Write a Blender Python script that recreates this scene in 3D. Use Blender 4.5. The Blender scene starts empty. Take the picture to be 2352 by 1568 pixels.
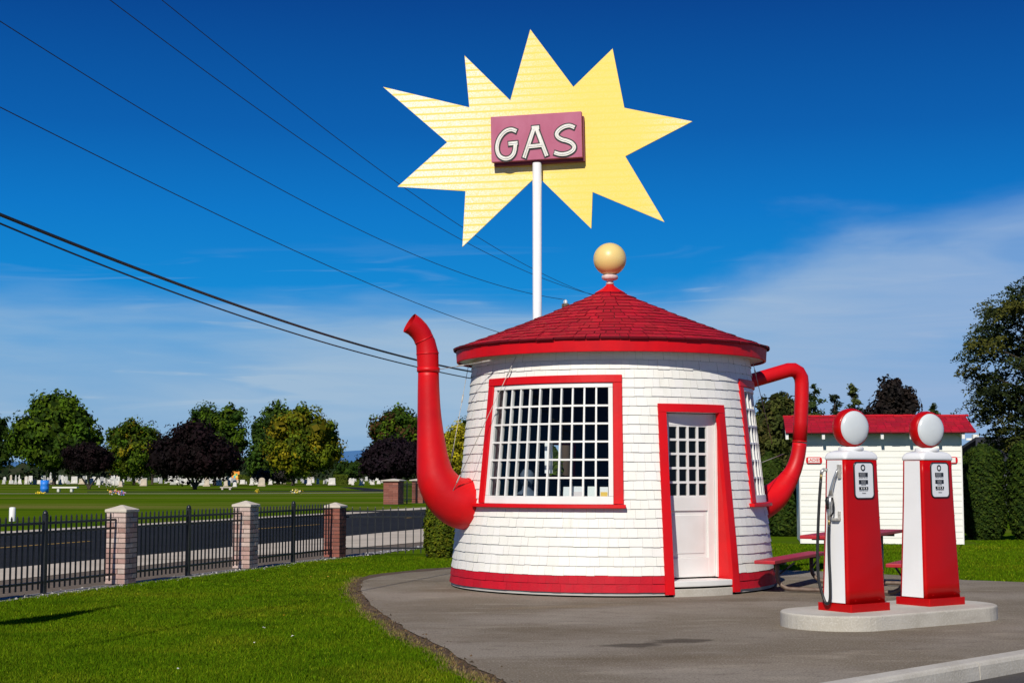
import bpy, math, random
import numpy as np
from mathutils import Vector, Matrix

R = math.radians
rnd = random.Random(11)
nrg = np.random.default_rng(5)
scene = bpy.context.scene
COL = scene.collection

# ------------------------------------------------------------------ camera frame used to survey the site
HC = 1.45
FP = 3500.0                       # focal length in survey pixels (2352 wide)
PITCH = math.atan(306.0 / FP)
CP, SP = math.cos(PITCH), math.sin(PITCH)

def ray(px, py):
    xc = (px - 1176.0) / FP; yc = (784.0 - py) / FP
    return Vector((xc, CP - yc * SP, SP + yc * CP))

def at(px, py, Y):
    r = ray(px, py); return Vector((0, 0, HC)) + r * (Y / r.y)

def gnd(px, py, z=0.0):
    r = ray(px, py); return Vector((0, 0, HC)) + r * ((z - HC) / r.z)

def proj(P):
    x = P[..., 0]; y = P[..., 1]; z = P[..., 2] - HC
    f = y * CP + z * SP; u = -y * SP + z * CP
    return 1176 + FP * x / f, 784 - FP * u / f

def v3(*a): return Vector(a)

# ------------------------------------------------------------------ materials
def nd(nt, typ, **kw):
    n = nt.nodes.new(typ)
    for k, v in kw.items(): setattr(n, k, v)
    return n

def mat(name, col, rough=0.6, col2=None, nscale=4.0, nstretch=(1, 1, 1), nfac=1.0, spec=0.5, bump=0.0, bscale=40.0,
        attr=True, metal=0.0, coat=0.0, transl=0.0, fine=None, lo=0.35, hi=0.65, world=False):
    m = bpy.data.materials.new(name); m.use_nodes = True
    nt = m.node_tree; bs = nt.nodes['Principled BSDF']; L = nt.links
    bs.inputs['Roughness'].default_value = rough
    bs.inputs['Specular IOR Level'].default_value = spec
    bs.inputs['Metallic'].default_value = metal
    bs.inputs['Coat Weight'].default_value = coat
    tc = nd(nt, 'ShaderNodeTexCoord')
    vec = tc.outputs['Object']
    if world:
        g = nd(nt, 'ShaderNodeNewGeometry'); vec = g.outputs['Position']
    cur = None
    rgb = nd(nt, 'ShaderNodeRGB'); rgb.outputs[0].default_value = (*col, 1); cur = rgb.outputs[0]
    def noise_mix(cur, c2, sc, stretch, f, lo, hi, detail=6):
        mp = nd(nt, 'ShaderNodeMapping'); mp.inputs['Scale'].default_value = stretch
        L.new(vec, mp.inputs['Vector'])
        no = nd(nt, 'ShaderNodeTexNoise'); no.inputs['Scale'].default_value = sc; no.inputs['Detail'].default_value = detail
        L.new(mp.outputs[0], no.inputs['Vector'])
        mr = nd(nt, 'ShaderNodeMapRange'); mr.inputs['From Min'].default_value = lo; mr.inputs['From Max'].default_value = hi
        mr.inputs['To Max'].default_value = f; L.new(no.outputs[0], mr.inputs['Value'])
        mx = nd(nt, 'ShaderNodeMix', data_type='RGBA'); L.new(mr.outputs[0], mx.inputs['Factor'])
        L.new(cur, mx.inputs[6]); mx.inputs[7].default_value = (*c2, 1)
        return mx.outputs[2]
    if col2 is not None: cur = noise_mix(cur, col2, nscale, nstretch, nfac, lo, hi)
    for ex in (fine or []): cur = noise_mix(cur, *ex)
    if attr:
        at_ = nd(nt, 'ShaderNodeAttribute', attribute_name='Col')
        mm = nd(nt, 'ShaderNodeMix', data_type='RGBA', blend_type='MULTIPLY'); mm.inputs['Factor'].default_value = 1
        L.new(cur, mm.inputs[6]); L.new(at_.outputs['Color'], mm.inputs[7]); cur = mm.outputs[2]
    L.new(cur, bs.inputs['Base Color'])
    if bump > 0:
        no = nd(nt, 'ShaderNodeTexNoise'); no.inputs['Scale'].default_value = bscale; no.inputs['Detail'].default_value = 5
        L.new(vec, no.inputs['Vector'])
        bp = nd(nt, 'ShaderNodeBump'); bp.inputs['Strength'].default_value = bump; bp.inputs['Distance'].default_value = 0.01
        L.new(no.outputs[0], bp.inputs['Height']); L.new(bp.outputs[0], bs.inputs['Normal'])
    if transl > 0:
        tr = nd(nt, 'ShaderNodeBsdfTranslucent'); L.new(cur, tr.inputs['Color'])
        ms = nd(nt, 'ShaderNodeMixShader'); ms.inputs[0].default_value = transl
        L.new(bs.outputs[0], ms.inputs[1]); L.new(tr.outputs[0], ms.inputs[2])
        L.new(ms.outputs[0], nt.nodes['Material Output'].inputs['Surface'])
    return m

M = {}
M['white_shingle'] = mat('white_shingle', (.83, .825, .79), .6, (.76, .75, .71), 2.2, (1, 1, .35), .7, bump=.2, bscale=60, spec=.25,
                         fine=[((.60, .57, .50), 9, (1, 1, .25), .30, .60, .75)])
M['backing'] = mat('backing', (.42, .41, .39), .8)
M['red_shingle'] = mat('red_shingle', (.52, .007, .020), .65, (.40, .008, .022), 3, (1, 1, 1), .8, bump=.35, bscale=50, spec=.2,
                       fine=[((.30, .03, .035), 14, (1, 1, 1), .45, .55, .75)])
M['roof_under'] = mat('roof_under', (.055, .015, .015), .9)
M['red_band'] = mat('red_band', (.64, .004, .010), .5, (.54, .005, .012), 5, bump=.2, bscale=60, spec=.2)
M['red_paint'] = mat('red_paint', (.66, .003, .007), .45, (.56, .005, .009), 3, bump=.12, bscale=35, spec=.25)
M['red_gloss'] = mat('red_gloss', (.47, .0012, .0015), .36, (.40, .0015, .002), 2, coat=.10, bump=.10, bscale=9, spec=.18)
M['red_pipe'] = mat('red_pipe', (.64, .003, .006), .45, (.50, .004, .008), 2.0, bump=.55, bscale=5, spec=.3, fine=[((.42, .012, .014), 11, (1, 1, .3), .4, .6, .78)])
M['red_table'] = mat('red_table', (.46, .012, .022), .45, (.36, .02, .03), 4, (1, 6, 1), bump=.15, bscale=30)
M['white_paint'] = mat('white_paint', (.80, .80, .78), .42, (.70, .69, .66), 3, nfac=.6, bump=.06, bscale=30)
M['white_gloss'] = mat('white_gloss', (.80, .81, .82), .28, (.74, .75, .76), 3, nfac=.6, coat=.5)
M['white_side'] = mat('white_side', (.82, .82, .82), .35, (.76, .76, .76), 3, nfac=.6)
M['lens'] = mat('lens', (.60, .64, .66), .25, (.55, .60, .62), 3, nfac=.5)
M['siding'] = mat('siding', (.82, .82, .78), .55, (.74, .73, .68), 1.2, (1, 1, 8), .7, bump=.15, bscale=40,
                  fine=[((.58, .50, .40), 5, (1, 1, 9), .3, .62, .75)])
M['black_trim'] = mat('black_trim', (.012, .012, .014), .4)
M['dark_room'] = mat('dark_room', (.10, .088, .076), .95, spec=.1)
M['steel'] = mat('steel', (.62, .62, .60), .35, (.45, .44, .42), 20, metal=.8)
M['brass'] = mat('brass', (.35, .27, .12), .4, metal=.7)
M['galv'] = mat('galv', (.22, .21, .20), .5, (.13, .11, .10), 12, metal=.35, bump=.2, bscale=40)
M['rust_pipe'] = mat('rust_pipe', (.19, .14, .11), .6, (.12, .08, .06), 14, metal=.2)
M['rubber'] = mat('rubber', (.014, .014, .015), .45)
M['cream_ball'] = mat('cream_ball', (.80, .60, .22), .38, (.74, .53, .18), 1.5, coat=.25)
M['pinkish'] = mat('pinkish', (.70, .58, .56), .5, (.58, .40, .38), 25)
M['maroon'] = mat('maroon', (.40, .075, .155), .55, (.47, .13, .22), 3.2, (1, 1, .5), .75, bump=.1, bscale=20,
                  fine=[((.36, .07, .14), 7, (1, 1, .4), .4, .55, .72)])
M['maroon_dark'] = mat('maroon_dark', (.20, .03, .06), .6)
M['sign_white'] = mat('sign_white', (.78, .76, .70), .45, (.62, .58, .50), 14, nfac=.7)
M['concrete'] = mat('concrete', (.50, .47, .41), .85, (.40, .37, .31), 3.0, nfac=.8, bump=.5, bscale=55,
                    fine=[((.58, .56, .51), 60, (1, 1, 1), .5, .5, .65), ((.30, .27, .23), 2.0, (1, 1, 3), .5, .60, .75)])
M['asphalt_lot'] = mat('asphalt_lot', (.20, .166, .120), .95, (.275, .238, .190), .5, nfac=1, bump=.9, bscale=110, attr=False, world=True, spec=.15, lo=.42, hi=.60,
                       fine=[((.135, .102, .062), .40, (.8, 1.6, 1), .8, .54, .68), ((.35, .305, .238), 1.3, (1, 2.2, 1), .55, .56, .70), ((.15, .12, .09), 3.4, (1, 1.6, 1), .45, .54, .68),
                             ((.40, .36, .30), 58, (1, 1, 1), .6, .53, .64), ((.10, .082, .06), 50, (1, 1, 1), .6, .53, .64)])
M['stain'] = mat('stain', (.105, .092, .078), .8, (.13, .115, .10), 6, attr=False, bump=.8, bscale=130, world=True,
                 fine=[((.24, .22, .20), 95, (1, 1, 1), .45, .58, .68)])
M['asphalt_road'] = mat('asphalt_road', (.014, .0145, .016), .95, (.020, .020, .021), .8, spec=.1, attr=False, world=True,
                        fine=[((.06, .06, .06), 30, (1, 1, 1), .3, .58, .7)])
M['asphalt_street'] = mat('asphalt_street', (.05, .045, .04), .9, (.07, .062, .055), 1.5, attr=False, world=True, bump=.8, bscale=110,
                          fine=[((.12, .11, .10), 90, (1, 1, 1), .5, .56, .68)])
M['sidewalk'] = mat('sidewalk', (.56, .49, .40), .9, (.47, .41, .33), 1.0, attr=False, world=True, spec=.1)
M['gravel'] = mat('gravel', (.17, .16, .155), .9, (.26, .25, .24), 40, attr=True, world=True, bump=1, bscale=60)
M['dirt'] = mat('dirt', (.060, .034, .016), .95, (.105, .068, .034), 9, attr=True, world=True, bump=1.0, bscale=50)
M['verge'] = mat('verge', (.10, .072, .048), .95, (.145, .11, .075), 5, attr=False, world=True, bump=.6, bscale=30,
                 fine=[((.20, .18, .15), 45, (1, 1, 1), .5, .58, .7), ((.05, .06, .02), 2.2, (1, 1, 1), .5, .6, .75)])
M['path_tan'] = mat('path_tan', (.30, .26, .19), .9, (.20, .18, .10), .9, (1, 3, 1), attr=False, world=True)
M['yellow_line'] = mat('yellow_line', (.42, .25, .03), .7, attr=False)
M['lawn'] = mat('lawn', (.066, .122, .004), .95, (.085, .142, .006), .9, attr=False, world=True, spec=.0,
                fine=[((.165, .155, .04), .05, (.3, 1.9, 1), .8, .51, .62), ((.042, .090, .004), .09, (.25, 1.6, 1), .8, .50, .60),
                      ((.05, .08, .005), 9, (1, 1, 1), .5, .5, .65)])
M['blade'] = mat('blade', (.102, .190, .003), .8, (.076, .165, .002), 1.1, world=True, spec=.05, transl=.30,
                 fine=[((.145, .205, .006), .6, (1, 1, 1), .7, .52, .68), ((.048, .105, .002), .9, (1, 1.8, 1), .6, .55, .68)])
M['leaf'] = mat('leaf', (1, 1, 1), .75, spec=.12, transl=.12)
M['bark'] = mat('bark', (.035, .025, .018), .9, (.06, .045, .03), 6, (1, 1, .3), bump=.8, bscale=20)
M['brick'] = mat('brick', (1, 1, 1), .8, (.72, .70, .68), 16, nfac=.6, bump=.5, bscale=60)
M['mortar'] = mat('mortar', (.075, .06, .055), .95)
M['void'] = mat('void', (.008, .008, .008), 1, spec=0)
M['cap_stone'] = mat('cap_stone', (.62, .56, .48), .8, (.52, .46, .38), 6, bump=.3, bscale=40)
M['iron'] = mat('iron', (.012, .014, .017), .38, (.02, .022, .026), 10, spec=.4)
M['stone'] = mat('stone', (.74, .72, .69), .7, (.58, .56, .54), 3, attr=True)
M['hill'] = mat('hill', (.07, .19, .40), 1, (.08, .20, .40), .002, attr=False, world=True, spec=0)  # blue distance haze is put into the base colour
M['wood_pole'] = mat('wood_pole', (.10, .07, .05), .9)
M['house_roof'] = mat('house_roof', (.018, .02, .03), .9, (.03, .032, .04), 2)
M['house_wall'] = mat('house_wall', (.10, .11, .14), .8, (.14, .15, .17), 2, (1, 1, 6))
M['paint_any'] = mat('paint_any', (1, 1, 1), .5)
M['letter_dark'] = mat('letter_dark', (.03, .03, .035), .6)
M['grey_reel'] = mat('grey_reel', (.22, .23, .24), .5, (.10, .10, .11), 60)

def glass_mat():
    m = bpy.data.materials.new('window_glass'); m.use_nodes = True; nt = m.node_tree; nt.nodes.clear()
    o = nd(nt, 'ShaderNodeOutputMaterial'); t = nd(nt, 'ShaderNodeBsdfTransparent'); g = nd(nt, 'ShaderNodeBsdfGlossy')
    t.inputs[0].default_value = (.82, .86, .88, 1); g.inputs['Roughness'].default_value = .02; g.inputs[0].default_value = (.85, .85, .85, 1)
    fr = nd(nt, 'ShaderNodeFresnel'); fr.inputs[0].default_value = 1.45
    mx = nd(nt, 'ShaderNodeMixShader'); hf = nd(nt, 'ShaderNodeMath', operation='MULTIPLY'); nt.links.new(fr.outputs[0], hf.inputs[0]); hf.inputs[1].default_value = .6; nt.links.new(hf.outputs[0], mx.inputs[0])
    nt.links.new(t.outputs[0], mx.inputs[1]); nt.links.new(g.outputs[0], mx.inputs[2]); nt.links.new(mx.outputs[0], o.inputs[0])
    return m
M['glass'] = glass_mat()

def star_mat():
    m = bpy.data.materials.new('star_paint'); m.use_nodes = True; nt = m.node_tree; L = nt.links
    bs = nt.nodes['Principled BSDF']; bs.inputs['Roughness'].default_value = .6
    tc = nd(nt, 'ShaderNodeTexCoord'); sep = nd(nt, 'ShaderNodeSeparateXYZ'); L.new(tc.outputs['Object'], sep.inputs[0])
    # left half bleached, right half solid yellow, far right tips bleached again
    def mr(src, a, b, c, d):
        n = nd(nt, 'ShaderNodeMapRange'); n.interpolation_type = 'SMOOTHSTEP'
        for k, v in zip(('From Min', 'From Max', 'To Min', 'To Max'), (a, b, c, d)): n.inputs[k].default_value = v
        L.new(src, n.inputs['Value']); return n.outputs[0]
    def ma(op, a, b):
        n = nd(nt, 'ShaderNodeMath', operation=op)
        for i, q in enumerate((a, b)):
            if isinstance(q, (int, float)): n.inputs[i].default_value = q
            else: L.new(q, n.inputs[i])
        return n.outputs[0]
    left = mr(sep.outputs['X'], -2.6, 1.0, 1.15, 0.0)
    right = mr(sep.outputs['X'], 1.5, 2.7, 0.0, .45)
    bleach = ma('MAXIMUM', left, right)
    no = nd(nt, 'ShaderNodeTexNoise'); no.inputs['Scale'].default_value = 55; no.inputs['Detail'].default_value = 2
    L.new(tc.outputs['Object'], no.inputs['Vector'])
    speck = mr(no.outputs[0], .40, .60, 0, 1)
    w = ma('MULTIPLY', bleach, ma('ADD', ma('MULTIPLY', speck, .75), .42)); w = ma('ADD', w, ma('MULTIPLY', speck, .10))
    cl = nd(nt, 'ShaderNodeClamp'); L.new(w, cl.inputs[0])
    # horizontal seams
    fr = ma('FRACT', ma('DIVIDE', sep.outputs['Z'], .118), 0.0)
    seam = mr(fr, .17, .34, 0.0, 1.0)
    wfac = ma('MULTIPLY', cl.outputs[0], seam)
    mx = nd(nt, 'ShaderNodeMix', data_type='RGBA'); L.new(wfac, mx.inputs['Factor'])
    mx.inputs[6].default_value = (.90, .66, .115, 1); mx.inputs[7].default_value = (.88, .86, .74, 1)
    L.new(mx.outputs[2], bs.inputs['Base Color'])
    return m
M['star'] = star_mat()

# ------------------------------------------------------------------ mesh building
ORG = {}
class MB:
    def __init__(s): s.v = []; s.f = []; s.c = []; s.sm = []
    def face(s, pts, col=(1, 1, 1), smooth=False):
        n = len(s.v); s.v += [tuple(p) for p in pts]; s.f.append(tuple(range(n, n + len(pts)))); s.c.append(col); s.sm.append(smooth)
    def idx(s, fs, col=(1, 1, 1), smooth=False):
        for f in fs: s.f.append(tuple(f)); s.c.append(col); s.sm.append(smooth)
    def box(s, c, ax, ay, az, col=(1, 1, 1)):
        c, ax, ay, az = map(Vector, (c, ax, ay, az)); n = len(s.v)
        for k in (-1, 1):
            for j in (-1, 1):
                for i in (-1, 1): s.v.append(tuple(c + ax * i + ay * j + az * k))
        s.idx([(n, n+2, n+3, n+1), (n+4, n+5, n+7, n+6), (n, n+1, n+5, n+4), (n+2, n+6, n+7, n+3), (n, n+4, n+6, n+2), (n+1, n+3, n+7, n+5)], col)
    def hexa(s, p, col=(1, 1, 1)):   # p: 8 points, order as box
        n = len(s.v); s.v += [tuple(q) for q in p]
        s.idx([(n, n+2, n+3, n+1), (n+4, n+5, n+7, n+6), (n, n+1, n+5, n+4), (n+2, n+6, n+7, n+3), (n, n+4, n+6, n+2), (n+1, n+3, n+7, n+5)], col)
    def rings(s, rings, closed=True, cap0=True, cap1=True, smooth=True, col=(1, 1, 1)):
        n = len(s.v); m = len(rings[0])
        for r in rings: s.v += [tuple(p) for p in r]
        for a in range(len(rings) - 1):
            for i in range(m if closed else m - 1):
                j = (i + 1) % m
                s.idx([(n + a*m + i, n + a*m + j, n + (a+1)*m + j, n + (a+1)*m + i)], col, smooth)
        if cap0: s.idx([tuple(n + i for i in reversed(range(m)))], col)
        if cap1: s.idx([tuple(n + (len(rings)-1)*m + i for i in range(m))], col)
    def tube(s, path, rad, seg=12, caps=True, smooth=True, col=(1, 1, 1)):
        path = [Vector(p) for p in path]
        if not hasattr(rad, '__len__'): rad = [rad] * len(path)
        rs = []; up = None
        for i, p in enumerate(path):
            if i == 0: t = path[1] - p
            elif i == len(path) - 1: t = p - path[-2]
            else: t = (path[i+1] - p).normalized() + (p - path[i-1]).normalized()
            t.normalize()
            if up is None:
                up = Vector((0, 0, 1)) if abs(t.z) < .9 else Vector((1, 0, 0))
            a = t.cross(up).normalized(); b = a.cross(t).normalized(); up = b
            rs.append([p + (a * math.cos(2*math.pi*k/seg) + b * math.sin(2*math.pi*k/seg)) * rad[i] for k in range(seg)])
        s.rings(rs, True, caps, caps, smooth, col)
    def lathe(s, c, prof, seg=32, axis=(0, 0, 1), smooth=True, col=(1, 1, 1), caps=True):
        c = Vector(c); ax = Vector(axis).normalized()
        a = ax.cross(Vector((0, 0, 1)) if abs(ax.z) < .9 else Vector((1, 0, 0))).normalized(); b = ax.cross(a)
        rs = [[c + ax * h + (a * math.cos(2*math.pi*k/seg) + b * math.sin(2*math.pi*k/seg)) * r for k in range(seg)] for r, h in prof]
        s.rings(rs, True, caps, caps, smooth, col)
    def prism(s, poly, d, col=(1, 1, 1)):   # poly: list of points, extruded by vector d
        poly = [Vector(p) for p in poly]; d = Vector(d); n = len(s.v); m = len(poly)
        s.v += [tuple(p) for p in poly] + [tuple(p + d) for p in poly]
        s.idx([tuple(range(n, n + m)), tuple(n + m + i for i in reversed(range(m)))], col)
        for i in range(m):
            j = (i + 1) % m; s.idx([(n + i, n + m + i, n + m + j, n + j)], col)
    def build(s, name, m, parent=None, org=None, bevel=0, bseg=2, fix=True, auto=None):
        o0 = Vector(org) if org is not None else (ORG[parent.name] if parent else Vector((0, 0, 0)))
        me = bpy.data.meshes.new(name)
        V = np.array(s.v, dtype=np.float64) - np.array(o0)
        me.from_pydata(V.tolist(), [], s.f)
        me.polygons.foreach_set('use_smooth', s.sm)
        at_ = me.color_attributes.new('Col', 'FLOAT_COLOR', 'CORNER')
        cols = []
        for f, c in zip(s.f, s.c): cols += [c[0], c[1], c[2], 1.0] * len(f)
        at_.data.foreach_set('color', cols)
        if fix:
            import bmesh
            bm = bmesh.new(); bm.from_mesh(me); bmesh.ops.recalc_face_normals(bm, faces=bm.faces); bm.to_mesh(me); bm.free()
        me.materials.append(m); me.update()
        o = bpy.data.objects.new(name, me); COL.objects.link(o)
        if parent: o.parent = parent
        else: o.location = o0
        ORG[o.name] = o0
        if bevel:
            b = o.modifiers.new('bevel', 'BEVEL'); b.width = bevel; b.segments = bseg; b.limit_method = 'ANGLE'; b.angle_limit = R(35)
            b.harden_normals = False
        return o

def np_mesh(name, V, F, colr, m, parent=None, org=None):
    """V (n,3), F (k,q) equal-sized faces, colr (k,3)."""
    o0 = Vector(org) if org is not None else (ORG[parent.name] if parent else Vector((0, 0, 0)))
    me = bpy.data.meshes.new(name); k, q = F.shape
    me.vertices.add(len(V)); me.vertices.foreach_set('co', (V - np.array(o0)).astype(np.float32).ravel())
    me.loops.add(k * q); me.loops.foreach_set('vertex_index', F.astype(np.int32).ravel())
    me.polygons.add(k); me.polygons.foreach_set('loop_start', (np.arange(k) * q).astype(np.int32))
    me.update(calc_edges=True)
    a = me.color_attributes.new('Col', 'FLOAT_COLOR', 'CORNER')
    c = np.repeat(np.concatenate([colr, np.ones((k, 1))], 1), q, axis=0)
    a.data.foreach_set('color', c.astype(np.float32).ravel())
    me.materials.append(m); me.validate()
    o = bpy.data.objects.new(name, me); COL.objects.link(o)
    if parent: o.parent = parent
    else: o.location = o0
    ORG[o.name] = o0
    return o

def thing(name, label, cat, loc=(0, 0, 0), group=None):
    o = bpy.data.objects.new(name, None); COL.objects.link(o); o.location = loc; o.empty_display_size = .2
    ORG[o.name] = Vector(loc)
    o['label'] = label; o['category'] = cat
    if group: o['group'] = group
    return o

def tag(o, label, cat, group=None, kind=None):
    o['label'] = label; o['category'] = cat
    if group: o['group'] = group
    if kind: o['kind'] = kind
    return o

def struct(o, label=None):
    o['kind'] = 'structure'
    if label: o['label'] = label
    return o

def sheet(name, pts, z, m):
    mb = MB(); mb.face([(p[0], p[1], z) for p in pts]); o = mb.build(name, m); return struct(o)

def text_mesh(name, s, m, origin, ex, ez, size, parent, shear=0, off=0.0, depth=.0015, space=1.0):
    """Lettering on a real surface: ex = reading direction, ez = up."""
    cu = bpy.data.curves.new(name, 'FONT'); cu.body = s; cu.size = size; cu.align_x = 'CENTER'; cu.align_y = 'CENTER'
    cu.extrude = depth; cu.shear = shear; cu.offset = off; cu.space_character = space
    tmp = bpy.data.objects.new(name + '_tmp', cu); COL.objects.link(tmp)
    dg = bpy.context.evaluated_depsgraph_get(); dg.update()
    me = bpy.data.meshes.new_from_object(tmp.evaluated_get(dg))
    bpy.data.objects.remove(tmp); bpy.data.curves.remove(cu)
    ex = Vector(ex).normalized(); ez = Vector(ez).normalized(); en = ex.cross(ez)
    mt = Matrix(((ex.x, ez.x, en.x), (ex.y, ez.y, en.y), (ex.z, ez.z, en.z))).to_4x4()
    mt.translation = Vector(origin) - ORG[parent.name]
    me.transform(mt); me.materials.clear(); me.materials.append(m)
    a = me.color_attributes.new('Col', 'FLOAT_COLOR', 'CORNER'); a.data.foreach_set('color', [1.0] * (4 * len(me.loops)))
    o = bpy.data.objects.new(name, me); COL.objects.link(o); o.parent = parent; ORG[o.name] = ORG[parent.name]
    return o

def catmull(pts, n=6):
    P = [Vector(p) for p in pts]; out = []
    P = [P[0] * 2 - P[1]] + P + [P[-1] * 2 - P[-2]]
    for i in range(1, len(P) - 2):
        for k in range(n):
            t = k / n; a, b, c, d = P[i-1:i+3]
            out.append(.5 * ((2*b) + (c - a)*t + (2*a - 5*b + 4*c - d)*t*t + (3*b - a - 3*c + d)*t**3))
    out.append(P[-2]); return out

# ------------------------------------------------------------------ foliage
def leaf_quads(P, N, S, asp=.6):
    n = len(P); r = nrg.normal(size=(n, 3)); T = np.cross(N, r); T /= np.linalg.norm(T, axis=1, keepdims=True) + 1e-9
    B = np.cross(N, T); S = S[:, None]
    V = np.stack([P - T*S, P - B*S*asp, P + T*S, P + B*S*asp], 1).reshape(-1, 3)
    F = np.arange(4*n).reshape(n, 4); return V, F

def unit(a): return a / (np.linalg.norm(a, axis=-1, keepdims=True) + 1e-9)

def crown(name, parent, blobs, nclump, per, csize, leaf, cols, jitter=.25, asp=.6, flat=1.0, core=True, shell=.55):
    """blobs: list of (center, rx, ry, rz); leaves grouped in clumps spread through the volume."""
    w = np.array([b[1]*b[2]*b[3] for b in blobs]) ** .7; w /= w.sum()
    which = nrg.choice(len(blobs), nclump, p=w)
    C0 = np.array([list(b[0]) for b in blobs])[which]; RR = np.array([[b[1], b[2], b[3]] for b in blobs])[which]
    d = unit(nrg.normal(size=(nclump, 3))); rad = (shell + (1 - shell) * nrg.random(nclump) ** .6) * (1 + nrg.normal(size=nclump) * .07)
    CC = C0 + d * RR * rad[:, None]
    cc = np.array(cols)[nrg.integers(0, len(cols), nclump)] * (1 + nrg.normal(size=(nclump, 1)) * jitter * .7).clip(.4, 1.8)
    idx = np.repeat(np.arange(nclump), per); n = len(idx)
    cs = csize * (.6 + .8 * nrg.random(nclump))
    off = unit(nrg.normal(size=(n, 3))) * (nrg.random(n) ** .5)[:, None] * cs[idx][:, None]; off[:, 2] *= flat
    P = CC[idx] + off
    N = unit(unit((P - C0[idx]) / RR[idx]) * .7 + unit(off) * .7 + nrg.normal(size=(n, 3)) * .45)
    S = leaf * (.6 + .8 * nrg.random(n))
    V, F = leaf_quads(P, N, S, asp)
    K = (cc[idx] * (1 + nrg.normal(size=(n, 1)) * jitter)).clip(.0, 1)
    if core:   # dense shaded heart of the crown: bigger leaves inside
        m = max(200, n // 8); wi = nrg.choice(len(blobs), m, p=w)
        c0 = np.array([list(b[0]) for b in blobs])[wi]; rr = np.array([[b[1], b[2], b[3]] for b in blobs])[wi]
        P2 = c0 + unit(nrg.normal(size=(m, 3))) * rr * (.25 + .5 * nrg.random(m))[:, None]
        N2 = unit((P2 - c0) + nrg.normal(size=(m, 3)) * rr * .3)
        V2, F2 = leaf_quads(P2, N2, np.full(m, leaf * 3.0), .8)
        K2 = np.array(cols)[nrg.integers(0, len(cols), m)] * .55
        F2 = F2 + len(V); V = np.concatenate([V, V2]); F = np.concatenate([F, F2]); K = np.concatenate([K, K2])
    return np_mesh(name, V, F, K, M['leaf'], parent)

def trunk(parent, base, top, r0, limbs, name='trunk'):
    mb = MB(); base = Vector(base); top = Vector(top)
    mid = base.lerp(top, .5) + Vector((r0 * .3, 0, 0))
    mb.tube([base - Vector((0, 0, .1)), base + Vector((0, 0, r0)), mid, top], [r0 * 1.5, r0, r0 * .8, r0 * .35], 8)
    for l in limbs:
        a = base.lerp(top, l[0]); b = Vector(l[1]); mb.tube([a, a.lerp(b, .5) + Vector((0, 0, -.05 * (b - a).length)), b], [r0 * .5, r0 * .33, r0 * .12], 6)
    return mb.build(name, M['bark'], parent)
# ================================================================== TEAPOT BUILDING
TC = at(1403.5, 1090, 20.4); TC.z = 0
_d = Vector((0, 0, 0)) - TC; _d.z = 0; EN = _d.normalized()          # from the pot towards the street
EX = Vector((-EN.y, EN.x, 0))
PROF = [(-.2, 2.14), (0, 2.135), (.25, 2.112), (.352, 2.100), (.70, 2.070), (1.46, 1.990), (1.618, 1.972), (2.05, 1.934), (2.317, 1.905), (2.53, 1.880), (2.87, 1.850), (3.3, 1.815)]
def RW(z):
    for (z0, r0), (z1, r1) in zip(PROF, PROF[1:]):
        if z <= z1: return r0 + (r1 - r0) * (z - z0) / (z1 - z0)
    return PROF[-1][1]
def tp(a, r, z): return TC + EX * (math.sin(R(a)) * r) + EN * (math.cos(R(a)) * r) + Vector((0, 0, z))

pot = thing('teapot_building', 'white shingled round building shaped like a teapot, with red roof, spout and handle', 'building', TC)
OPEN = [(-52.5, 2.2, 1.10, 2.62), (18.6, 45.1, -1, 2.245), (61.4, 116.1, 1.10, 2.62), (-164, -150, 1.42, 1.90)]

def clear_spans(a0, a1, z0, z1):
    """angular range minus the openings met by this course"""
    sp = [(a0, a1)]
    for b0, b1, y0, y1 in OPEN:
        if z1 <= y0 + .004 or z0 >= y1 - .004: continue
        nx = []
        for s, e in sp:
            if e <= b0 or s >= b1: nx.append((s, e))
            else:
                if s < b0: nx.append((s, b0))
                if e > b1: nx.append((b1, e))
        sp = nx
    return [x for x in sp if x[1] - x[0] > .05]

# backing skin and inner lining, cut at every opening
def skin(name, off, m):
    mb = MB()
    az = sorted(set([-180 + 5*i for i in range(73)] + [q for o in OPEN for q in o[:2]]))
    zz = sorted(set([0.02, .25, .5, .8, 1.3, 1.8, 2.05, 2.4, 2.8, 3.0] + [q for o in OPEN for q in o[2:] if q > 0]))
    for a0, a1 in zip(az, az[1:]):
        for z0, z1 in zip(zz, zz[1:]):
            am, zm = (a0+a1)/2, (z0+z1)/2
            if any(o[0] < am < o[1] and o[2] < zm < o[3] for o in OPEN): continue
            mb.face([tp(a0, RW(z0)+off, z0), tp(a1, RW(z0)+off, z0), tp(a1, RW(z1)+off, z1), tp(a0, RW(z1)+off, z1)], smooth=False)
    return mb.build(name, m, pot, fix=False)
skin('wall_backing', -.006, M['backing'])
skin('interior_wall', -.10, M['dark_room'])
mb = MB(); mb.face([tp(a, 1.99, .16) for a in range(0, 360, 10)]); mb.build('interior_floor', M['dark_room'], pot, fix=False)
mb = MB(); mb.face([tp(a, 1.75, 2.96) for a in range(0, 360, 10)]); mb.build('interior_ceiling', M['dark_room'], pot, fix=False)

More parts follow.
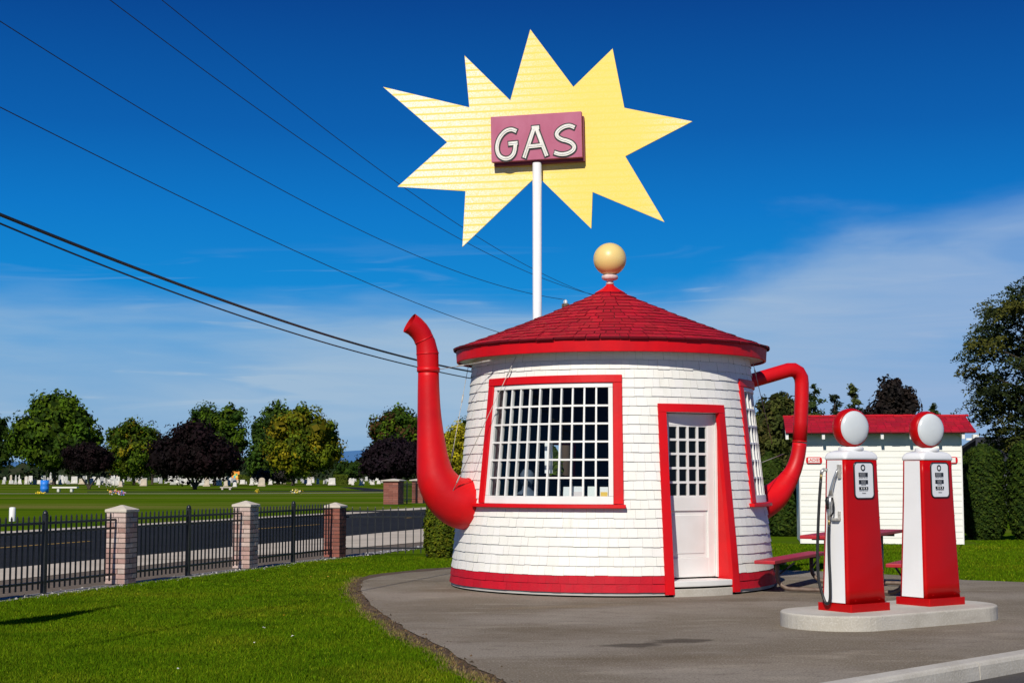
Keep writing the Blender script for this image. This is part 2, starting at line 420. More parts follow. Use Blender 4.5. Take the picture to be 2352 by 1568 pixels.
def shingle(mb, a0, a1, z0, z1, t, rf, col, slope=None):
    p = [tp(a0, rf(z0) - .004, z0), tp(a1, rf(z0) - .004, z0), tp(a0, rf(z0) + t, z0), tp(a1, rf(z0) + t, z0),
         tp(a0, rf(z1) - .004, z1), tp(a1, rf(z1) - .004, z1), tp(a0, rf(z1) + .002, z1), tp(a1, rf(z1) + .002, z1)]
    n = len(mb.v); mb.v += [tuple(q) for q in p]
    mb.idx([(n+2, n+3, n+7, n+6)], col); mb.idx([(n, n+1, n+3, n+2), (n, n+2, n+6, n+4), (n+1, n+5, n+7, n+3)], tuple(q*.35 for q in col))  # butt and side faces coloured darker, painting in shade along the course lines

def courses(mb, z0, z1, h, wlo, whi, t, rf, tint, gap=.0007, jit=.0020, top=.02):
    n = round((z1 - z0) / h); h = (z1 - z0) / n
    for i in range(n):
        zb = z0 + i*h; a = -180 + rnd.random() * 4; end = a + 360
        while a < end - .5:
            w = math.degrees(rnd.uniform(wlo, whi) / RW(zb)); a1 = min(a + w, end)
            g = math.degrees(gap / RW(zb))
            aa = (a + g, a1 - g)
            for k in (0, 360):
                for s, e in clear_spans(aa[0] - k, aa[1] - k, zb, zb + h):
                    if k == 360 and aa[1] < 180: continue
                    if k == 0 and aa[0] > 180: continue
                    zj = zb + rnd.gauss(0, jit); c = tint()
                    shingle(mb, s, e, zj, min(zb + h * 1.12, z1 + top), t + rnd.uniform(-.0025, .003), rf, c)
            a = a1
def wtint():
    g = 1 - abs(rnd.gauss(0, .010)); return (g, g * rnd.uniform(.985, 1), g * rnd.uniform(.96, 1))
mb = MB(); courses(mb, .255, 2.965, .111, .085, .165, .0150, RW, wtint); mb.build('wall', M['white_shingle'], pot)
def rtint():
    g = rnd.uniform(.78, 1.10); return (g, g * rnd.uniform(.7, 1.3), g)
def btint():
    g = rnd.uniform(.93, 1.05); return (g, g, g)
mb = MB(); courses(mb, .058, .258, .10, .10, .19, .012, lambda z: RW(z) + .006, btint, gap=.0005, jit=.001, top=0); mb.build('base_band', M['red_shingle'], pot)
mb = MB()
mb.rings([[tp(a, r, z) for a in range(0, 360, 6)] for r, z in ((2.10, -.03), (2.095, .062))], cap0=False, cap1=False)
mb.build('foundation', M['void'], pot)

# ---- roof
EZ, ER, AZ = 3.105, 2.085, 3.955
def roof_r(s):   # s 0 at the eave .. 1 at the apex
    return ER * (1 - s)
def roof_z(s): return EZ + (AZ - EZ) * (s - .035 * math.sin(math.pi * s))
mb = MB()
mb.rings([[tp(a, roof_r(s) - .0, roof_z(s) - .012) for a in range(0, 360, 5)] for s in (0, .1, .25, .5, .75, .97)], cap0=False, cap1=True, smooth=True)
roof = mb.build('roof', M['roof_under'], pot)
mb = MB(); nc = 15
for i in range(nc):
    s0 = i / nc * .955; s1 = (i + 1.25) / nc * .955
    a = rnd.random() * 10; end = a + 360
    while a < end - .4:
        r0 = roof_r(s0)
        w = math.degrees(rnd.uniform(.11, .25) / max(r0, .28)); a1 = min(a + w, end)
        if end - a1 < w * .35: a1 = end
        g = math.degrees(rnd.uniform(.0025, .0075) / max(r0, .2)); sj = s0 + rnd.uniform(-.007, .005) if i else s0 - rnd.uniform(.006, .014)
        t = rnd.uniform(.011, .020); c = rtint(); m_ = max(1, int((a1 - a) / 9) + 1)
        for k in range(m_):
            b0 = a + g + (a1 - a - 2*g) * k / m_; b1 = a + g + (a1 - a - 2*g) * (k + 1) / m_
            p = [tp(b0, roof_r(sj), roof_z(sj) - .008), tp(b1, roof_r(sj), roof_z(sj) - .008), tp(b0, roof_r(sj) + t*.4, roof_z(sj) + t), tp(b1, roof_r(sj) + t*.4, roof_z(sj) + t),
                 tp(b0, roof_r(s1), roof_z(s1) - .006), tp(b1, roof_r(s1), roof_z(s1) - .006), tp(b0, roof_r(s1), roof_z(s1) + .003), tp(b1, roof_r(s1), roof_z(s1) + .003)]
            n = len(mb.v); mb.v += [tuple(q) for q in p]
            fs = [(n+2, n+3, n+7, n+6), (n, n+1, n+3, n+2)]
            if k == 0: fs.append((n, n+2, n+6, n+4))
            if k == m_ - 1: fs.append((n+1, n+5, n+7, n+3))
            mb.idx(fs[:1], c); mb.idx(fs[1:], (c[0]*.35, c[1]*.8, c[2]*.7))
        a = a1
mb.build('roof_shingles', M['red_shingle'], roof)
mb = MB()
mb.rings([[tp(a, r, z) for a in range(0, 360, 12)] for r, z in ((.205, 3.885), (.20, 3.893), (.11, 3.945), (.06, 3.985), (.05, 4.0))], cap0=False)
mb.build('roof_cap', M['red_paint'], roof)
mb = MB()   # fascia band and soffit
mb.rings([[tp(a, r, z) for a in range(0, 360, 4)] for r, z in ((2.035, 2.935), (2.062, 2.935), (2.072, 3.095), (2.045, 3.095))], cap0=False, cap1=False, smooth=False)
mb.build('fascia', M['red_band'], pot, bevel=.004, bseg=1)
mb = MB()
for a in range(0, 360, 4):
    mb.face([tp(a, 1.82, 2.962), tp(a+4, 1.82, 2.962), tp(a+4, 2.05, 2.962), tp(a, 2.05, 2.962)])
mb.build('soffit', M['white_paint'], pot, fix=False)

# ---- finial on the apex
mb = MB(); mb.lathe(TC, [(.046, 3.97), (.046, 4.005), (.056, 4.008), (.056, 4.022), (.046, 4.026), (.047, 4.055), (.075, 4.06), (.105, 4.075), (.112, 4.10), (.108, 4.122), (.090, 4.126), (.085, 4.150)], 32)
fin = mb.build('finial', M['pinkish'], pot)
mb = MB(); mb.lathe(TC, [(.001 + .221 * math.sin(math.pi * k / 24), 4.345 - .221 * math.cos(math.pi * k / 24)) for k in range(25)], 40)
mb.build('finial_ball', M['cream_ball'], fin)

# ---- curved windows
def arcbox(mb, a0, a1, z0, z1, o0, o1, step=3.0, col=(1, 1, 1)):
    n = max(1, int(math.ceil((a1 - a0) / step)))
    rs = []
    for k in range(n + 1):
        a = a0 + (a1 - a0) * k / n
        rs.append([tp(a, RW(z0)+o0, z0), tp(a, RW(z0)+o1, z0), tp(a, RW(z1)+o1, z1), tp(a, RW(z1)+o0, z1)])
    mb.rings(rs, True, True, True, False, col)

def bow_window(a0, a1, z0, z1, ncol, nrow, label):
    da = lambda w: math.degrees(w / 1.95)
    mb = MB(); s = .115; sl = .085
    arcbox(mb, a0, a1, z1 - .095, z1, -.02, .034)                       # head casing
    arcbox(mb, a0, a0 + da(s), z0 + .04, z1 - .097, -.02, .030)
    arcbox(mb, a1 - da(s), a1, z0 + .04, z1 - .097, -.02, .030)
    w = mb.build('window', M['red_paint'], pot, bevel=.004, bseg=1); w['label'] = label
    mb = MB(); arcbox(mb, a0 - da(.06), a1 + da(.02), z0 - .012, z0 + .034, -.03, .085); mb.build('sill', M['red_paint'], w, bevel=.006, bseg=1)
    i0, i1, y0, y1 = a0 + da(s + .002), a1 - da(s + .002), z0 + .036, z1 - .099
    mb = MB()
    arcbox(mb, i0, i1, y1 - .055, y1, -.055, .012); arcbox(mb, i0, i1, y0, y0 + .095, -.055, .014)
    arcbox(mb, i0, i0 + da(.055), y0 + .097, y1 - .057, -.055, .011); arcbox(mb, i1 - da(.055), i1, y0 + .097, y1 - .057, -.055, .011)
    mb.build('frame', M['white_paint'], w, bevel=.003, bseg=1)
    for q0, q1 in ((a0 - .3, i0 - .02), (i1 + .02, a1 + .3)):
        mb = MB(); arcbox(mb, q0, q1, z0 + .03, z1 - .09, -.135, -.024); mb.build('reveal', M['white_paint'], w)
    g0, g1, h0, h1 = i0 + da(.056), i1 - da(.056), y0 + .097, y1 - .057
    mb = MB(); t = .0112
    for k in range(1, ncol):
        a = g0 + (g1 - g0) * k / ncol; arcbox(mb, a - da(t), a + da(t), h0, h1, -.040, .002)
    for k in range(1, nrow):
        z = h0 + (h1 - h0) * k / nrow; arcbox(mb, g0, g1, z - t, z + t, -.043, -.001)
    mb.build('muntins', M['white_paint'], w)
    mb = MB(); n = ncol
    for k in range(n):
        b0 = g0 + (g1 - g0) * k / n; b1 = g0 + (g1 - g0) * (k + 1) / n
        for j in range(nrow):
            q0 = h0 + (h1 - h0) * j / nrow; q1 = h0 + (h1 - h0) * (j + 1) / nrow
            mb.face([tp(b0, RW(q0)-.022, q0), tp(b1, RW(q0)-.022, q0), tp(b1, RW(q1)-.022, q1), tp(b0, RW(q1)-.022, q1)])
    mb.build('glass', M['glass'], w, fix=False)
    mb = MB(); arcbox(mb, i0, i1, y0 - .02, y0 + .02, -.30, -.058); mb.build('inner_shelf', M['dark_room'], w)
    return w
bow_window(-54.5, 4.2, 1.062, 2.665, 11, 6, 'wide red-framed bow window left of the door')
bow_window(59.4, 118.1, 1.062, 2.665, 11, 6, 'red-framed bow window right of the door, seen edge-on')
mb = MB()
arcbox(mb, -164.5, -163, 1.40, 1.92, -.10, .02); arcbox(mb, -151, -149.5, 1.40, 1.92, -.10, .02)
arcbox(mb, -163, -151, 1.40, 1.44, -.10, .02); arcbox(mb, -163, -151, 1.88, 1.92, -.10, .02)
mb.build('window', M['red_paint'], pot)['label'] = 'small back window seen through the front glass'

# ---- door
AM = 31.85; RD = 1.775; HWD = .395
DN = EX * math.sin(R(AM)) + EN * math.cos(R(AM)); DT = EX * math.cos(R(AM)) - EN * math.sin(R(AM))
def dp(s, z, o=0.0): return TC + DN * (RD + o) + DT * s + Vector((0, 0, z))
ZT, ZB = 2.20, .205
mb = MB()
arcbox(mb, 17.2, 46.6, 2.215, 2.315, -.03, .036)
def casing(a0, a1, zs):
    for z0, z1 in zip(zs, zs[1:]): arcbox(mb, a0, a1, z0, z1, -.03, .032)
casing(17.2, 20.3, [.03, .255, .7, 1.46, 2.05, 2.213]); casing(43.5, 46.6, [.03, .255, .7, 1.46, 2.05, 2.213])
fr = mb.build('door_frame', M['red_paint'], pot)
def dpa(a, z, o=0.0): return tp(a, RW(z) + o, z)
zs = [.03, .255, .7, 1.46, 2.05, 2.214]
for sgn, a in ((-1, 20.2), (1, 43.6)):
    mb = MB()
    for z0, z1 in zip(zs, zs[1:]):
        mb.face([dpa(a, z0, .02), dpa(a, z1, .02), dp(sgn * (HWD + .03), z1, .03), dp(sgn * (HWD + .03), z0, .03)])
    mb.build('jamb', M['red_paint'], fr, fix=False)
mb = MB()
mb.face([dpa(20.2, 2.214, .01), dpa(32, 2.214, .01), dpa(43.6, 2.214, .01), dp(HWD + .03, 2.206, -.03), dp(-HWD - .03, 2.206, -.03)])
for sgn in (-1, 1):
    mb.box(dp(sgn * (HWD + .022), 1.2, .012), DT * .018, DN * .03, (0, 0, 1.0))
mb.box(dp(0, 2.232, .0), DT * (HWD + .06), DN * .05, (0, 0, .022))
mb.build('door_stop', M['white_paint'], fr, fix=False)
# leaf: stiles, rails, raised panel
mb = MB(); th = DN * .02
ST = .105; LZ0, LZ1 = 1.185, 2.055
def slab(s0, s1, z0, z1, o=0.0, t=.02): mb.box(dp((s0+s1)/2, (z0+z1)/2, o), DT * ((s1-s0)/2), DN * t, (0, 0, (z1-z0)/2))
slab(-HWD, -HWD+ST, ZB, ZT); slab(HWD-ST, HWD, ZB, ZT)
slab(-HWD+ST, HWD-ST, LZ1, ZT); slab(-HWD+ST, HWD-ST, 1.01, LZ0); slab(-HWD+ST, HWD-ST, ZB, .44)
slab(-HWD+ST, HWD-ST, .44, 1.01, -.012, .012); slab(-HWD+ST+.05, HWD-ST-.05, .49, .96, -.004, .012)
door = mb.build('door', M['white_paint'], pot, bevel=.006, bseg=2)
mb = MB()
for k in range(0, 5):
    s = -HWD + ST + (2*HWD - 2*ST) * k / 4; slab(s-.014, s+.014, LZ0, LZ1, .002, .016)
for k in range(0, 6):
    z = LZ0 + (LZ1 - LZ0) * k / 5; slab(-HWD+ST, HWD-ST, z-.014, z+.014, .003, .014)
mb.build('muntins', M['white_paint'], door)
mb = MB(); mb.face([dp(-HWD+ST, LZ0), dp(HWD-ST, LZ0), dp(HWD-ST, LZ1), dp(-HWD+ST, LZ1)]); mb.build('glass', M['glass'], door, fix=False)
# threshold and concrete step
def wedge(name, a0, a1, z0, z1, o1, m, parent):
    mb = MB(); n = 10; rs = []
    for k in range(n + 1):
        a = a0 + (a1-a0)*k/n; rs.append([tp(a, 1.70, z0), tp(a, RW(.1)+o1, z0), tp(a, RW(.1)+o1, z1), tp(a, 1.70, z1)])
    mb.rings(rs, True, True, True, False); return mb.build(name, m, parent, bevel=.008, bseg=2)
wedge('threshold', 20.4, 43.4, .115, .185, .015, M['white_paint'], pot)
wedge('step', 20.4, 43.4, -.02, .092, .018, M['concrete'], pot)
mb = MB(); arcbox(mb, 20.4, 43.4, .09, .117, -.2, -.02); mb.build('step_gap', M['void'], pot)

# ---- spout and handle: sheet metal ducts standing in vertical planes through the pot's axis
def vplane(px, py, a):
    d = EX * math.sin(R(a)) + EN * math.cos(R(a)); n = Vector((-d.y, d.x, 0)); r = ray(px, py); o = Vector((0, 0, HC))
    return o + r * ((TC - o).dot(n) / r.dot(n))
SA, HA = -66, 114
def duct(name, pts, a, label, seams=()):
    P = [vplane(x, y, a) for x, y, w in pts]; rr = [w * 0.5 * (p.y / FP) for p, (x, y, w) in zip(P, pts)]
    mb = MB(); mb.tube(P, rr, 36, True, True)
    for i in seams:
        t = (P[i+1] - P[i-1]).normalized(); mb.tube([P[i] - t * .010, P[i] - t*.009, P[i] + t * .009, P[i] + t * .010], [rr[i]*.99, rr[i] + .006, rr[i] + .006, rr[i]*.99], 36)
    o = mb.build(name, M['red_pipe'], pot); o['label'] = label
    return o, P, rr
lower = catmull([(1098, 1157, 118), (1078, 1157, 119), (1052, 1152, 116), (1024, 1133, 104), (1003, 1100, 90), (994.5, 1060, 75), (989.5, 1005, 63), (986.0, 950, 54.5), (984.5, 900, 50.5), (984, 852, 48)], 4)
lower = [(p.x, p.y, p.z) for p in [Vector(q) for q in lower]]
upper = [(983.6, 851, 49), (982, 812, 51), (981, 808, 50), (977.5, 787, 46), (973.5, 779, 45), (969, 769, 46), (962, 759, 47), (952, 749, 48), (940.5, 741.5, 50)]
sp, SP_, SR_ = duct('spout', lower, SA, 'curved red teapot spout rising left of the wall')
P = [vplane(x, y, SA) for x, y, w in upper]; rr = [w * .5 * (p.y / FP) for p, (x, y, w) in zip(P, upper)]
mb = MB(); mb.tube(P, rr, 36, False, True)
mb.tube([p for p in P], [r - .006 for r in rr], 36, False, True)
mb.build('spout_tip', M['red_pipe'], sp)
for i in (1, 4):
    mb = MB(); t = (P[i+1] - P[i-1]).normalized(); mb.tube([P[i]-t*.009, P[i]-t*.008, P[i]+t*.008, P[i]+t*.009], [rr[i]*.985, rr[i]+.004, rr[i]+.004, rr[i]*.985], 36); mb.build('seam', M['red_pipe'], sp)
q = vplane(983.8, 849, SA); mb = MB(); mb.tube([q - Vector((0,0,.03)), q - Vector((0,0,.028)), q + Vector((0,0,.028)), q + Vector((0,0,.03))], [.137, .147, .147, .137], 36)
mb.build('seam', M['red_pipe'], sp)
def hx(cx, cy, w): return ((2500 + cx/1.493)/1.7415, (1400 + cy/1.493)/1.7415, w/2.6)
hp = [hx(690, 206, 84), hx(760, 182, 85), hx(870, 150, 86), hx(975, 119, 86), hx(1008, 118, 86), hx(1035, 134, 87), hx(1052, 165, 86), hx(1056, 200, 84), hx(1055, 300, 84), hx(1049, 430, 85), hx(1043, 545, 84)]
hl = catmull([hx(1043, 556, 85), hx(1036, 610, 86), hx(1022, 670, 90), hx(1000, 728, 100), hx(966, 785, 122), hx(922, 842, 152), hx(880, 880, 172), hx(820, 915, 190), hx(770, 935, 198)], 3)
hd, HP_, HR_ = duct('handle', hp, HA, 'red pipe handle bent around the right side')
P = [vplane(p[0], p[1], HA) for p in hl]; rr = [p[2] * .5 * (q.y / FP) for p, q in zip(hl, P)]
mb = MB(); mb.tube(P, rr, 36); mb.build('handle_root', M['red_pipe'], hd)
mb = MB()
for i, (Pl, rl) in ((10, (HP_, HR_)),):
    t = (Pl[i] - Pl[i-1]).normalized(); mb.tube([Pl[i]-t*.008, Pl[i]-t*.007, Pl[i]+t*.007, Pl[i]+t*.008], [rl[i]*.98, rl[i]+.005, rl[i]+.005, rl[i]*.98], 36)
mb.build('seam', M['red_pipe'], hd); mb = MB()
i = 11; t = (P[i+1]-P[i-1]).normalized(); mb.tube([P[i]-t*.006, P[i]-t*.005, P[i]+t*.005, P[i]+t*.006], [rr[i]*.98, rr[i]+.004, rr[i]+.004, rr[i]*.98], 36)
mb.build('seam', M['red_pipe'], hd)

# ---- guy wires with turnbuckles
def guy(p0, p1, buckles):
    mb = MB(); mb.tube([p0, p1], .0042, 6)
    for f in buckles:
        q = p0.lerp(p1, f); t = (p1 - p0).normalized()
        mb.tube([q - t*.06, q - t*.05, q + t*.05, q + t*.06], [.005, .010, .010, .005], 8)
    return mb.build('guy_wire', M['galv_light'], pot)
M['galv_light'] = mat('galv_light', (.55, .53, .48), .5, (.35, .33, .30), 60, metal=.2)
eave1 = tp(-38.5, 1.885, 2.93)
guy(vplane(1004, 849, SA), eave1, (.3, .62))
guy(eave1, vplane(1044, 1130, SA) + EN * .30, (.12, .9))
guy(tp(-84, 1.90, 2.93), vplane(1022, 1108, SA) - EN * .25, (.3, .75))
mb = MB(); q = vplane(1044, 1130, SA) + EN * .285; mb.box(q, (.03, 0, .012), (0, .012, 0), (-.01, 0, .03)); mb.build('wire_bracket', M['red_paint'], sp)
guy(tp(86, 1.89, 2.93), vplane(1775, 1018, HA) - EN * .1, (.12,))
guy(tp(93, 1.97, 1.6), vplane(1800, 1042, HA), ())

# ---- things on the inner shelf and hanging in the window
def on_shelf(px, w, h, cols, label, cat='leaflet'):
    z = 1.12
    # spot on the shelf just behind the glass, looked up by angle
    a = px; p = tp(a, RW(z) - .13, z); ex = (EX * math.cos(R(a)) - EN * math.sin(R(a))); en = (EX * math.sin(R(a)) + EN * math.cos(R(a)))
    mb = MB(); lean = en * -.03
    mb.hexa([p - ex*w/2, p + ex*w/2, p - ex*w/2 + en*.012, p + ex*w/2 + en*.012, p - ex*w/2 + lean + Vector((0,0,h)), p + ex*w/2 + lean + Vector((0,0,h)), p - ex*w/2 + lean + en*.012 + Vector((0,0,h)), p + ex*w/2 + lean + en*.012 + Vector((0,0,h))], cols[0])
    if len(cols) > 1:
        q = p + en*.0135 + lean*.45 + Vector((0, 0, h*.45)); mb.box(q, ex*w*.42, en*.003, Vector((0,0,h*.22)) + lean*.22, cols[1])
    o = mb.build('leaflet_stand', M['paint_any'], None, org=p); tag(o, label, cat, 'leaflet stands inside the window'); return o
on_shelf(-16.2, .115, .185, [(.74, .77, .76)], 'plain white leaflet stand in the bow window, leftmost of four')
on_shelf(-12.4, .13, .19, [(.76, .77, .78), (.70, .62, .62)], 'white leaflet stand with pale print, second from the left in the bow window')
on_shelf(-7.0, .11, .19, [(.74, .78, .75)], 'plain pale leaflet stand, third from the left in the bow window')
on_shelf(-2.6, .10, .185, [(.78, .78, .78), (.80, .50, .05)], 'white leaflet stand with a yellow block in the bow window corner')
a = -24.8; p = tp(a, 1.82, 1.66); ex = EX * math.cos(R(a)) - EN * math.sin(R(a)); en = EX * math.sin(R(a)) + EN * math.cos(R(a))
mb = MB(); mb.box(p, ex * .052 , en * .006, (0, 0, .19)); o = mb.build('notice_sheet', M['paint_any'], None, org=p); tag(o, 'blank white sheet hanging inside the bow window', 'notice')
p = tp(-43, 1.55, .16); mb = MB()
mb.lathe(p, [(.14, 0), (.14, .5), (.05, .55), (.10, .62), (.17, .95), (.15, 1.05), (.07, 1.10), (.06, 1.16), (.09, 1.2), (.09, 1.3), (.05, 1.36)], 16, col=(.10, .13, .18))
o = mb.build('stove', M['paint_any'], None, org=p); tag(o, 'dark bluish pot-bellied object standing inside behind the bow window', 'stove')
# ================================================================== GAS SIGN
GP = at(1234.5, 1090, 24.5); GP.z = 0
gs = thing('gas_sign', 'tall white pole carrying a maroon GAS box in front of a yellow starburst', 'sign', GP)
mpp = 24.5 / FP
ztop = at(1234.5, 372, 24.5).z
mb = MB(); mb.tube([GP, GP + Vector((0, 0, 2)), GP + Vector((0, 0, ztop - .02))], 10.6 * mpp, 28); mb.build('pole', M['white_gloss'], gs)
STAR = [(1218, 68), (1317, 200), (1407, 112), (1434, 248), (1590, 279), (1436, 359), (1526, 510), (1361, 441), (1358, 525), (1243, 413), (1232, 404), (1222, 414), (1062, 567), (1069, 439), (913, 429), (1027, 327), (880, 200), (1078, 247), (1067, 128), (1172, 231)]
BYAW = R(11); bx_ = Vector((math.cos(BYAW), -math.sin(BYAW), 0)); bn = Vector((-math.sin(BYAW), -math.cos(BYAW), 0)); bz = Vector((0, 0, 1))
S0 = GP - bn * .10; S0.z = 0
def splane(x, y, o=0.0):   # the sign's own plane, square to its box
    r = ray(x, y); q = Vector((0, 0, HC)); return q + r * ((S0 + bn*o - q).dot(bn) / r.dot(bn))
pts = [splane(x, y) for x, y in STAR]; sc_ = splane(1234.5, 318)
mb = MB(); mb.prism(pts, bn * -.03); so = mb.build('starburst', M['star'], None, org=sc_)
so.parent = gs; so.location = sc_ - GP
# box: its face is turned a little, right end nearer the street
#BYAW = R(13); bx_ = Vector((math.cos(BYAW), -math.sin(BYAW), 0)); bn = Vector((-math.sin(BYAW), -math.cos(BYAW), 0)); bz = Vector((0, 0, 1))
BC = splane(1231.5, 314.5, .20); BW, BH = 1.50 / 2, .752 / 2
ROLL = R(1.0); bxr = bx_ * math.cos(ROLL) + bz * math.sin(ROLL); bzr = bz * math.cos(ROLL) - bx_ * math.sin(ROLL)
mb = MB(); mb.box(BC - bn * .05, bxr * BW, bn * .05, bzr * BH)
sb = mb.build('sign_box', M['maroon'], gs, bevel=.006)
mb = MB(); mb.box(BC - bn * .148 + bxr * .022 - bzr * .050, bxr * (BW - .002), bn * .047, bzr * (BH - .005)); mb.build('sign_back', M['maroon_dark'], sb)
def bmap(cx, cy, o):
    s0 = (cx - 190) / 1895; t = (cy - (240 - 130 * s0)) / (905 + 25 * s0); s = (cx - 190 - 25 * t) / 1895
    return BC + bxr * ((s - .5) * 2 * BW) + bzr * ((.5 - t) * 2 * BH) + bn * o
def ribbon(mb, path, w, o, depth, ext=0.0):
    P = [Vector((x, y)) for x, y in path]
    if ext:
        P[0] = P[0] + (P[0]-P[1]).normalized() * ext; P[-1] = P[-1] + (P[-1]-P[-2]).normalized() * ext
    Lf, Rt = [], []
    for i, p in enumerate(P):
        if i == 0: d = (P[1]-p).normalized(); n = Vector((-d.y, d.x)); k = 1
        elif i == len(P)-1: d = (p-P[-2]).normalized(); n = Vector((-d.y, d.x)); k = 1
        else:
            d0 = (p-P[i-1]).normalized(); d1 = (P[i+1]-p).normalized(); n = Vector((-(d0+d1).y, (d0+d1).x)).normalized(); k = min(1.6, 1/max(.3, n.dot(Vector((-d0.y, d0.x)))))
        Lf.append(p + n*w*.5*k); Rt.append(p - n*w*.5*k)
    rs = []
    for l, r in zip(Lf, Rt): rs.append([bmap(l.x, l.y, o), bmap(r.x, r.y, o), bmap(r.x, r.y, o + depth), bmap(l.x, l.y, o + depth)])
    mb.rings(rs, True, True, True, False)
def sm(path, n=5): return [(p.x, p.y) for p in catmull([(x, y, 0) for x, y in path], n)]
GL = {'G': [sm([(742, 528), (640, 494), (530, 520), (430, 605), (362, 720), (335, 850), (352, 960), (410, 1040), (510, 1078), (610, 1056), (682, 985), (712, 890)]) + [(722, 772)], [(768, 762), (575, 782)]],
      'A': [[(905, 1062), (1108, 462)], [(1150, 452), (1378, 1024)], [(1062, 462), (1215, 448)], [(985, 838), (1290, 806)]],
      'S': [sm([(1952, 448), (1850, 412), (1740, 430), (1640, 490), (1582, 570), (1605, 640), (1690, 690), (1790, 716), (1890, 760), (1944, 830), (1925, 900), (1850, 955), (1750, 985), (1640, 985), (1535, 955)])]}
for k, ps in GL.items():
    mb = MB()
    for i, p in enumerate(ps): ribbon(mb, p, 73, .012 + .0007*i, .010)
    lt = mb.build('letter', M['sign_white'], sb, fix=True); lt['label'] = 'white channel letter ' + k
    mb = MB()
    for i, p in enumerate(ps): ribbon(mb, p, 127, .0012 + .0007*i, .006, 20)
    mb.build('outline', M['black_trim'], lt)
    mb = MB()
    for p in ps:
        q = p if k != 'A' or p[0][0] not in (1062,) else None
        if q: mb.tube([bmap(x, y, .026) for x, y in q], .0045, 6)
    mb.build('neon_tube', M['white_gloss'], lt)

# ================================================================== OVERHEAD WIRES
def wire(name, pts, pa, pb, r0, r1, label, group, cat='cable'):
    """pa/pb: (px, depth) of two spots the line passes over; the line hangs in the vertical plane between them."""
    A = Vector(((pa[0]-1176)/FP*pa[1], pa[1])); B = Vector(((pb[0]-1176)/FP*pb[1], pb[1])); D = B - A
    P = []
    for px, py in pts:
        r = ray(px, py); n = Vector((-D.y, D.x)); t = A.dot(n) / (r.x*n.x + r.y*n.y); P.append(Vector((0, 0, HC)) + r*t)
    a, b = P[0], P[1]
    Dn = D.normalized(); s_ = np.array([p.x*Dn.x + p.y*Dn.y for p in P]); z_ = np.array([p.z for p in P]); co_ = np.polyfit(s_, z_, 2 if len(P) < 6 else 3)
    o0 = Vector((P[0].x, P[0].y, 0)) - Vector((Dn.x, Dn.y, 0))*s_[0]; n = 60
    Q = [o0 + Vector((Dn.x*q, Dn.y*q, float(np.polyval(co_, q)))) for q in np.linspace(s_[0]-4, s_[-1], n)]
    mb = MB(); mb.tube(Q, [r0 + (r1-r0)*i/n for i in range(n)], 8)
    o = mb.build(name, M['rubber'], None, org=Q[n//2]); tag(o, label, cat, group); return o
GW = 'overhead lines crossing the sky'
wire('overhead_wire', [(0, 48.6), (286, 228.6), (571, 394), (832.6, 532), (1064, 626.6), (1224.7, 678), (1299.7, 687)], (0, 24), (1300, 45), .008, .008, 'thin wire, second lowest at the left edge, ending on the pole top beside the roof', GW)
wire('overhead_wire', [(251, 0), (514, 194), (832.6, 412), (1060, 554), (1224.7, 631), (1347, 669), (1420, 690)], (0, 24.5), (1420, 52), .008, .008, 'thin wire from the top of the sky, lower of two passing behind the starburst', GW)
wire('overhead_wire', [(365.7, 0), (571, 154), (771, 314), (1034, 506), (1090, 544), (1224.7, 616), (1360, 673), (1430, 700)], (0, 25), (1430, 53), .008, .008, 'thin wire from the top of the sky, higher of two passing behind the starburst', GW)
wire('overhead_wire', [(0, 246), (457, 474), (770, 615), (1034, 728.6), (1140, 759), (1290, 800)], (0, 22), (1290, 45), .008, .008, 'lowest thin wire, running just over the spout tip to the left eave', GW)
GT = 'heavy service cables to the teapot'
wire('service_cable', [(0, 494), (200, 571), (400, 649), (957, 828), (1085, 852), (1180, 868)], (0, 12), (1100, 24), .0165, .012, 'thick black service cable, upper of the two meeting the wall beside the spout', GT)
wire('service_cable', [(0, 515), (200, 592), (400, 673), (957, 843), (1082, 868), (1180, 886)], (0, 12), (1100, 24), .0085, .008, 'thinner black service cable, lower of the two meeting the wall beside the spout', GT)
pp = at(1300, 1090, 45); pp.z = 0; zt = at(1300, 690, 45).z
up = thing('utility_pole', 'top of a wooden utility pole with insulator just showing over the roof slope', 'pole', pp)
mb = MB(); mb.tube([pp, pp + Vector((0, 0, zt - .1))], [.16, .11], 12); mb.build('post', M['wood_pole'], up)
mb = MB(); mb.lathe(pp, [(.03, zt-.12), (.07, zt-.1), (.05, zt-.06), (.07, zt-.03), (.04, zt), (.02, zt+.03)], 12); mb.build('insulator', M['white_gloss'], up)

# ================================================================== PUMP ISLAND AND PUMPS
IA = R(55); U = Vector((math.sin(IA), math.cos(IA), 0)); W = Vector((-math.cos(IA), math.sin(IA), 0)); Z = Vector((0, 0, 1))
P1 = Vector((3.331, 15.008, 0)); P2 = Vector((4.262, 15.690, 0)); IT = .142
isl = P1.lerp(P2, .5)
c0 = P1 - U * .225; c1 = P1 + U * ((P2-P1).dot(U) + .135); poly = []
for k in range(25): t = math.pi/2 + math.pi*k/24; poly.append(c0 + U*math.cos(t)*.55 + W*math.sin(t)*.55 - Z*.03)
for k in range(25): t = -math.pi/2 + math.pi*k/24; poly.append(c1 + U*math.cos(t)*.55 + W*math.sin(t)*.55 - Z*.03)
mb = MB(); mb.prism(poly, Z * (IT + .03)); o = mb.build('pump_island', M['concrete'], None, org=isl, bevel=.018, bseg=3)
tag(o, 'low pale concrete island with rounded ends under the two pumps', 'island')

